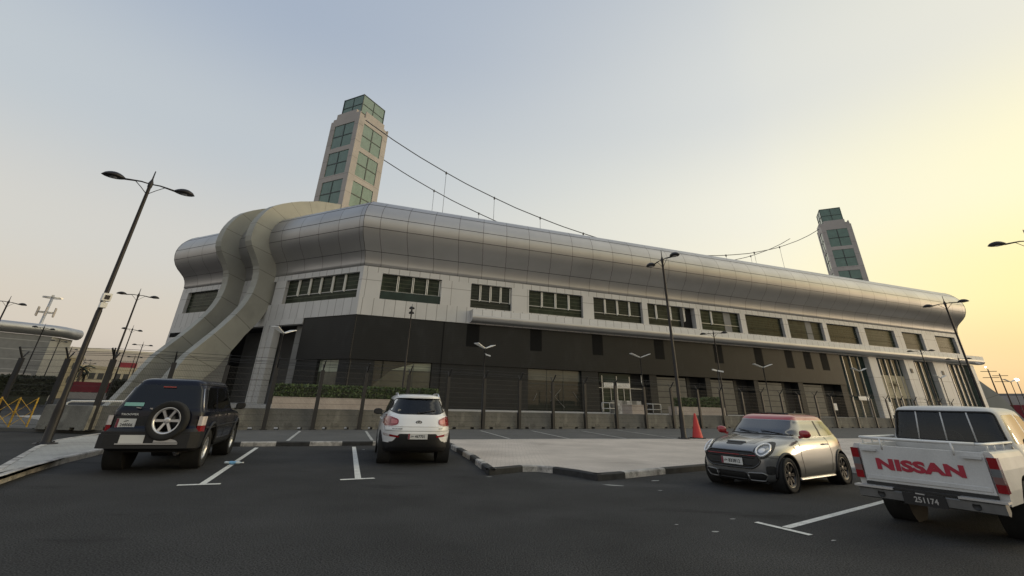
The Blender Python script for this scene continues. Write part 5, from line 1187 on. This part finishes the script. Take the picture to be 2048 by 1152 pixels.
    MB().bar((hx-.10, .0, .76), (hx-.16, -.04, .79), .12, .03).build('tow_loop', A['post_grey'], t, local=True)
    MB().tube([(-2.3, -.55, .34), (-1.9, -.55, .36)], .035, 8).build('exhaust', A['post_grey'], t, local=True)
    return t
_t = make_navy(); _t.scale = (1.04,)*3

# ------------------------------------------------------------------ grey hatchback with red roof, three-quarter front view
def make_hatch():
    P, rz = headpos(6.36, 12.09, -125); t = thing('hatchback', 'small grey hatchback with a red roof and red mirrors facing the viewer', 'car', P, rz)
    st = [(1.70, .15, -1.72, .20, .74, .17), (1.86, .20, -1.86, .28, .815, .22), (1.925, .30, -1.92, .40, .85, .32), (1.935, .42, -1.93, .52, .862, .44), (1.93, .54, -1.93, .64, .864, .56), (1.91, .64, -1.92, .74, .862, .66), (1.86, .72, -1.90, .82, .858, .74), (1.74, .80, -1.88, .88, .850, .81),
          (1.50, .872, -1.86, .92, .838, .86), (1.20, .925, -1.845, .95, .822, .895), (.92, .962, -1.835, .97, .806, .918), (.80, .98, -1.83, .985, .798, .93), (.74, .995, -1.82, 1.0, .790, .945), (.56, 1.11, -1.76, 1.11, .735, 1.09), (.36, 1.23, -1.68, 1.22, .675, 1.21), (.27, 1.285, -1.63, 1.28, .648, 1.275), (.23, 1.315, -1.60, 1.31, .630, 1.305), (.16, 1.355, -1.56, 1.35, .60, 1.345), (.02, 1.395, -1.46, 1.39, .50, 1.388), (-.25, 1.418, -1.2, 1.415, .30, 1.416), (-.6, 1.425, -.75, 1.425, .06, 1.425)]
    s = Shell(st, [4.6]*6+[4.2, 3.8]+[3.4]*4+[3.8]*9, 4.2, -.05, N=380, M=130)
    R = .308; xw = (1.235, -1.26)
    for x in xw: s.cut('hole', 'side', np.array(arch(s, x, .31, .355)))
    s.cut('roof', 'side', np.array([(-3, 1.288), (3, 1.288), (3, 2), (-3, 2)])); s.cut('roof', 'front', np.array([(-2, 1.293), (2, 1.293), (2, 2), (-2, 2)]), lambda c: c[:, 2] > 1.26); s.cut('roof', 'rear', np.array([(-2, 1.293), (2, 1.293), (2, 2), (-2, 2)]), lambda c: c[:, 2] > 1.26); s.cut('roof', 'top', np.array([(-3, -2), (3, -2), (3, 2), (-3, 2)]), lambda c: c[:, 2] > 1.295)
    s.cut('windscreen', 'front', rpoly([(-.71, 1.005), (.71, 1.005), (.60, 1.282), (-.60, 1.282)], .04), lambda c: c[:, 2] > 1.0)
    s.cut('side_window', 'side', rpoly([(.60, .965), (.24, 1.265), (-.5, 1.276), (-1.40, 1.262), (-1.60, 1.0), (-1.0, .972)], .04))
    s.cut('rear_window', 'rear', rpoly([(-.62, 1.02), (.62, 1.02), (.54, 1.30), (-.54, 1.30)], .06))
    gr = rpoly([(-.50, .70), (.50, .70), (.62, .55), (.47, .415), (-.47, .415), (-.62, .55)], .09)
    s.bvh(); G = A['car_grey']
    s.part('body', 'body', G, t, cap=True); s.part('roof', 'roof', A['car_red'], t)
    s.part('windscreen', 'windscreen', A['coated_glass'], t); s.part('rear_window', 'rear_window', A['auto_glass_dark'], t)
    for sg in (1, -1): s.part('side_window', 'side_window', A['coated_glass'], t, lambda c, sg=sg: c[:, 1]*sg > 0)
    seats(t, [(-.15, .35, .50, .48), (-.15, -.35, .50, .48), (-1.05, .33, .52, .45), (-1.05, -.33, .52, .45)], floor=((-1.7, -.72, .22), (1.0, .72, .40)))
    MB().hexa([(.35, -.68, .72), (.85, -.68, .72), (.85, .68, .72), (.35, .68, .72), (.42, -.68, .93), (.80, -.68, .93), (.80, .68, .93), (.42, .68, .93)]).build('dashboard', A['seat_dark'], t, local=True)
    for x in xw:
        for sg in (1, -1): wheel(t, x, sg*.755, R, .21, .218, (8, .020, .07), sg, 'alloy_dark')
    liners(t, [(x, .31, sg) for x in xw for sg in (1, -1)], .355, .85, .55); MB().box((-1.75, -.62, .16), (1.75, .62, .30)).build('underbody', A['rubber'], t, local=True)
    for x, sg in [(x, sg) for x in xw for sg in (1, -1)]:
        pts = []
        for a in np.linspace(-.15, pi+.15, 26):
            h = s.hit('side', x+.372*cos(a), .31+.372*sin(a), sg)[0]
            if h: pts.append((h.x, h.y+sg*.006, h.z))
        if len(pts) > 3: MB().tube(pts, .026, 6).build('wheel_arch', A['plastic'], t, local=True)
    # grille, bumper openings, lamps
    g_ = s.decal('grille', 'front', gr, A['ink'], t, off=.006)
    s.seam('grille_rim', 'front', [tuple(p) for p in gr], A['car_stripe'], g_, r=.018, closed=True, off=.01)
    for z in (.655, .60, .475): s.seam('grille_bar', 'front', [(-.50+abs(z-.6)*.4, z), (.50-abs(z-.6)*.4, z)], A['plastic'], g_, r=.012, off=.012)
    s.seam('grille_strip', 'front', [(-.52, .635), (.52, .635)], A['car_red'], g_, r=.008, off=.022)
    h = s.hit('front', .30, .645)[0]; MB().bar((h.x+.03, .22, .648), (h.x+.012, .40, .645), .022, .012).build('grille_badge', A['chrome'], g_, local=True)
    for q in ([(-.30, .335), (.30, .335), (.30, .215), (-.30, .215)], [(.34, .335), (.60, .345), (.66, .30), (.60, .21), (.34, .21)], [(-.34, .335), (-.60, .345), (-.66, .30), (-.60, .21), (-.34, .21)]):
        lo = s.decal('lower_intake', 'front', rpoly(q, .03), A['ink'], t, off=.004); s.seam('intake_rim', 'front', [tuple(p) for p in rpoly(q, .03)], A['alloy_dark'] if abs(q[0][0]) < .32 and q[0][0] < 0 else G, lo, r=.014, closed=True, off=.006)
    for sg in (1, -1):
        s.decal('brake_duct', 'front', rpoly([(sg*.66, .47), (sg*.76, .47), (sg*.775, .36), (sg*.72, .31), (sg*.65, .33)], .035), A['ink'], t, off=.005)
        cy, cz_ = sg*.605, .735; circ = [(cy+.135*cos(a), cz_+.150*sin(a)) for a in np.linspace(0, 2*pi, 28, endpoint=False)]
        hd = s.decal('headlight', 'front', circ, A['ink'], t, off=.014)
        c2 = [(cy+.105*cos(a), cz_+.117*sin(a)) for a in np.linspace(0, 2*pi, 28, endpoint=False)]; s.decal('headlight_lens', 'front', c2, A['lamp_clear'], hd, off=.022)
        s.seam('daylight_ring', 'front', [(cy+.088*cos(a), cz_+.098*sin(a)) for a in np.linspace(0, 2*pi, 28, endpoint=False)], A['drl'], hd, r=.015, closed=True, off=.026)
        c3 = [(cy+.045*cos(a), cz_+.002+.04*sin(a)) for a in np.linspace(0, 2*pi, 18, endpoint=False)]; s.decal('projector', 'front', c3, A['alloy'], hd, off=.030)
        mirror(t, .52, sg*.90, 1.035, sg, A['car_red'], .10, .115, .08)
        s.decal('bonnet_stripe', 'top', rpoly([(1.62, sg*.22), (.86, sg*.30), (.86, sg*.48), (1.60, sg*.40)], .02), A['car_stripe'], t, off=.002, depth=.004)
        s.seam('bonnet_gap', 'front', [(sg*.45, .705), (sg*.78, .60), (sg*.84, .60)], A['ink'], t, w=.008)
        s.decal('side_scuttle', 'side', rpoly([(.88, .80), (.68, .83), (.66, .75), (.80, .72)], .02), A['alloy'], t, sg, off=.01)
        s.seam('door_gap', 'side', [(.62, .30), (.66, .62), (.60, .95)], A['ink'], t, sgn=sg); s.seam('door_gap', 'side', [(-.66, .30), (-.78, .62), (-.72, .95)], A['ink'], t, sgn=sg)
        h = s.hit('side', -.52, .82, sg)[0]; MB().bar((-.62, h.y+sg*.03, .82), (-.42, h.y+sg*.03, .82), .035, .03).build('door_handle', A['chrome'], t, local=True)
        s.seam('sill_strip', 'side', [(.82, .215), (-.84, .215)], A['alloy'], t, r=.022, sgn=sg, off=.012)
        s.decal('pillar_trim', 'side', rpoly([(-.62, .97), (-.54, .97), (-.62, 1.275), (-.70, 1.275)], .01), A['ink'], t, sg, off=.002)
        s.seam('window_seal', 'side', [(.62, .96), (.2, .955), (-1.0, .962), (-1.56, .992)], A['chrome'], t, r=.006, sgn=sg, off=.002)
        s.decal('tail_light', 'rear', rpoly([(sg*.62, .88), (sg*.78, .88), (sg*.79, .64), (sg*.64, .64)], .03), A['tail_red'], t, off=.012)
    s.decal('bonnet_scoop', 'front', rpoly([(-.20, .848), (.20, .848), (.17, .815), (-.17, .815)], .012), A['ink'], t, off=.012)
    s.seam('scoop_lip', 'front', [(-.21, .853), (.21, .853)], G, t, r=.014, off=.014)
    s.seam('windscreen_seal', 'front', [(-.70, 1.0), (.70, 1.0)], A['ink'], t, r=.014)
    for y0, y1 in ((.05, -.45), (.55, .08)):
        a = s.hit('front', y0, 1.01)[0]; c = s.hit('front', y1, 1.06)[0]; MB().tube([np.array(a)+(.02, 0, .01), np.array(c)+(.02, 0, .01)], .008, 5).build('wiper', A['ink'], t, local=True)
    MB().box((-.95, -.40, 1.40), (-.10, .40, 1.4285)).build('sunroof', A['ink'], t, local=True)
    hx = s.hit('front', 0, .51)[0].x; plate(t, '833812', (hx+.03, .05, .525), FRONT, .46, .125)
    ht = s.hit('top', -1.2, 0)[0]; MB().tube([(-1.2, 0, ht.z-.01), (-1.32, 0, ht.z+.05)], [.03, .012], 8).build('aerial', A['ink'], t, local=True)
    return t
_t = make_hatch(); _t.scale = (1.01,)*3

# ------------------------------------------------------------------ white pickup, cut by the right edge
def make_pickup():
    P, rz = headpos(7.97, 8.79, 56.2); t = thing('pickup_truck', 'dusty white pickup truck with red lettering on its tailgate at the right edge', 'pickup truck', P, rz)
    Wp = A['car_white_dusty']
    # cab shell: back wall at x = -.95, nose at x = 2.45
    st = [(2.36, .38, -.93, .42, .76, .40), (2.44, .50, -.945, .52, .815, .50), (2.46, .66, -.95, .66, .835, .64), (2.44, .82, -.95, .80, .84, .80), (2.36, .92, -.95, .92, .838, .92), (2.15, .98, -.95, .99, .83, .98), (1.5, 1.03, -.95, 1.03, .82, 1.02), (1.12, 1.06, -.948, 1.06, .812, 1.05), (1.02, 1.09, -.945, 1.09, .802, 1.08), (.72, 1.32, -.91, 1.32, .755, 1.30), (.48, 1.50, -.865, 1.50, .712, 1.49), (.38, 1.565, -.84, 1.565, .688, 1.56), (.28, 1.60, -.80, 1.60, .645, 1.598), (.1, 1.625, -.7, 1.625, .55, 1.622), (-.2, 1.64, -.4, 1.64, .1, 1.64)]
    s = Shell(st, 4.5, [9]*9+[8]*6, .3, pr=8)
    s.cut('hole', 'side', np.array(arch(s, 1.62, .36, .40)))
    s.cut('rear_window', 'rear', rpoly([(-.70, 1.115), (.70, 1.115), (.635, 1.545), (-.635, 1.545)], .06))
    for q in ([(.86, 1.12), (.50, 1.48), (.02, 1.53), (.02, 1.10)], [(-.06, 1.10), (-.06, 1.53), (-.68, 1.51), (-.80, 1.12)]): s.cut('side_window', 'side', rpoly(q, .05))
    s.cut('windscreen', 'front', rpoly([(-.72, 1.12), (.72, 1.12), (.62, 1.54), (-.62, 1.54)], .05), lambda c: c[:, 2] > 1.09)
    s.bvh(); s.part('body', 'cab', Wp, t, cap=True); s.part('rear_window', 'rear_window', A['auto_glass'], t); s.part('windscreen', 'windscreen', A['auto_glass_clear'], t)
    for sg in (1, -1):
        for a, c in ((-.02, 3), (-3, -.02)): s.part('side_window', 'side_window', A['auto_glass'], t, lambda q, sg=sg, a=a, c=c: (q[:, 1]*sg > 0) & (q[:, 0] > a) & (q[:, 0] < c))
        mirror(t, .86, sg*.90, 1.16, sg, A['plastic'])
        for x in (.92, -.02): s.seam('door_gap', 'side', [(x, .5), (x, 1.08)], A['ink'], t, sgn=sg)
    rwp = rpoly([(-.70, 1.115), (.70, 1.115), (.635, 1.545), (-.635, 1.545)], .06)
    s.seam('window_seal', 'rear', [tuple(p) for p in rwp], A['ink'], t, r=.016, closed=True)
    for y0, y1 in ((.36, .33), (.0, .0), (-.36, -.33)):
        a = np.array(s.hit('rear', y0, 1.125)[0]); c = np.array(s.hit('rear', y1, 1.535)[0]); MB().tube([a+(-.012, 0, 0), c+(-.012, 0, 0)], .011, 6).build('window_bar', Wp, t, local=True)
    seats(t, [(.15, .36, .60, .5), (.15, -.36, .60, .5), (-.62, .36, .60, .5)], floor=((-.9, -.76, .45), (1.0, .76, .58)))
    b = MB(); b.lathe([(.18, -.012), (.192, 0), (.18, .012), (.168, 0)], n=24, close=True); sw_ = b.build('steering_wheel', A['ink'], t, local=True); sw_.location = (.55, .36, 1.08); sw_.rotation_euler = (0, -1.0, 0)
    # bed
    x0, x1, W_, zf, zt = -2.42, -.97, .835, .62, 1.06
    for sg in (1, -1):
        b = MB(); prof = [(.66, zf-.12), (W_-.02, zf-.16), (W_, zf), (W_+.005, .85), (W_-.01, .985), (W_-.03, zt-.02), (W_-.05, zt), (.70, zt), (.70, zf)]
        b.prism([(x0+.02, sg*y, z) for y, z in prof], (x1-x0-.02, 0, 0)); o = b.build('bed_side', Wp, t, local=True)
        c = MB(); c.lathe([(.40, .60*sg), (.40, .87*sg)], 'y', n=32); c.lathe([(0, .87*sg), (.40, .87*sg)], 'y', n=32)
        bo = o.modifiers.new('arch', 'BOOLEAN'); cu = MB(); cu.lathe([(0, -.5), (.40, -.5), (.40, .5), (0, .5)], 'y', n=36, smooth=False); cu = cu.build('arch_cutter', Wp, None, local=True); cu.location = (-1.42, sg*1.05, .36); bo.object = cu; bo.solver = 'EXACT'
        bpy.context.view_layer.update(); dg = bpy.context.evaluated_depsgraph_get()
        # bed side is cut in its own space: move cutter relative to the truck
        cu.matrix_world = Matrix.Translation(P) @ Matrix.Rotation(rz, 4, 'Z') @ Matrix.Translation((-1.42, sg*1.05, .36)); bpy.context.view_layer.update(); dg = bpy.context.evaluated_depsgraph_get()
        me = bpy.data.meshes.new_from_object(o.evaluated_get(dg)); o.modifiers.clear(); o.data = me; bpy.data.objects.remove(cu)
        wheel(t, -1.42, sg*.735, .345, .21, .20, (8, .03, 0), sg); wheel(t, 1.62, sg*.735, .345, .21, .20, (8, .03, 0), sg)
        # rail along the bed side
        b = MB(); z = zt+.085; b.tube([(x1+.05, sg*(W_-.10), zt), (x1+.06, sg*(W_-.10), z), (x0+.14, sg*(W_-.10), z), (x0+.03, sg*(W_-.17), z)], .019, 8)
        for x in (-1.4, -1.85, -2.2): b.tube([(x, sg*(W_-.10), zt), (x, sg*(W_-.10), z)], .014, 6)
        b.build('bed_rail', A['white_metal'], t, local=True)
        # tail lamp
        lm = MB(); y0, y1 = sg*.745, sg*.842
        def lam(z0, z1, m, pr, ex=0):
            q = MB(); q.box((x0-.028-ex, min(y0, y1), z0), (x0+.02, max(y0, y1), z1)); q.box((x0+.02, sg*.836-.004, z0), (x0+.09, sg*.836+.010, z1)); return q.build('tail_light' if pr is t else 'tail_lens', A[m], pr, local=True)
        L0 = lam(.60, 1.0, 'tail_red', t); lam(.70, .78, 'tail_smoke', L0, .003); lam(.78, .87, 'lamp_clear', L0, .003)
    MB().box((x0+.03, -.70, zf-.06), (x1, .70, zf)).build('bed_floor', A['plastic'], t, local=True)
    MB().box((x1-.04, -.70, zf), (x1-.003, .70, zt+.0)).build('bed_front', Wp, t, local=True)
    b = MB(); b.tube([(x0+.03, -W_+.17, zt+.085), (x0-.005, -.3, zt+.085), (x0-.005, .3, zt+.085), (x0+.03, W_-.17, zt+.085)], .021, 8)
    for y in (-.42, .42): b.tube([(x0-.005, y, zt-.06), (x0-.005, y, zt+.085)], .014, 6)
    b.build('bed_rail', A['white_metal'], t, local=True)
    tg = MB(); tg.hexa([(x0-.025, -.725, .565), (x0+.03, -.725, .565), (x0+.03, .725, .565), (x0-.025, .725, .565), (x0-.005, -.725, zt-.01), (x0+.04, -.725, zt-.01), (x0+.04, .725, zt-.01), (x0-.005, .725, zt-.01)]); tg.box((x0-.035, -.70, .60), (x0-.022, .70, .655))
    tg = tg.build('tailgate', Wp, t, local=True); bv = tg.modifiers.new('bevel', 'BEVEL'); bv.width = .012; bv.segments = 2
    MB().box((x0-.05, -.725, .52), (x0+.02, .725, .562)).build('tailgate_gap', A['ink'], t, local=True)
    for sg in (1, -1):
        MB().bar((x0-.03, sg*.50, .985), (x0-.03, sg*.70, .985), .03, .03).build('tailgate_latch', Wp, tg, local=True)
    textobj('lettering', 'NISSAN', .185, A['letter_red'], tg, (x0-.019, .03, .80), (pi/2-.041, 0, -pi/2), True, .003, 1.58)
    bp_ = MB(); pr = [(x0-.09, .36), (x0-.17, .38), (x0-.18, .48), (x0-.15, .505), (x0-.02, .51), (x0-.02, .40)]
    bp_.prism([(x, -.80, z) for x, z in pr], (0, 1.60, 0)); bm_ = bp_.build('bumper', A['alloy'], t, local=True); bm_.data.materials[0] = mat('bumper_grey', (.17, .17, .168), .45, .35, var=.2, vscale=5)
    for y in (-.52, .52):
        q = MB(); q.lathe([(0, 0), (.045, 0), (.045, .004)], n=14); q = q.build('bumper_hole', A['ink'], bm_, local=True); q.location = (x0-.178, y, .435); q.rotation_euler = REAR
    for ya, yb in ((.36, .84), (-.84, -.36)): MB().box((x0-.20, ya, .50), (x0-.03, yb, .525)).build('bumper_step', A['galv'], bm_, local=True)
    MB().box((x0-.172, -.36, .505), (x0-.06, .36, .53)).build('bumper_tread', A['ink'], bm_, local=True)
    plate(t, '251174', (x0-.188, .02, .425), REAR, .48, .14, base='plastic', ink='galv', maroon=False, dsz=.09, dx=.02, dbl=False, script=False)
    MB().bar((x0-.19, .0, .492), (x0-.19, .10, .497), .02, .012).build('plate_lamp', A['galv'], t, local=True)
    liners(t, [(1.62, .36, sg) for sg in (1, -1)], .40, .82, .5); liners(t, [(-1.42, .36, sg) for sg in (1, -1)], .40, .83, .5)
    MB().box((-2.3, -.55, .34), (2.2, .55, .48)).build('underbody', A['rubber'], t, local=True)
    MB().tube([(-1.42, -.7, .34), (-1.42, .7, .34)], .05, 10).build('rear_axle', A['rubber'], t, local=True)
    return t
make_pickup()
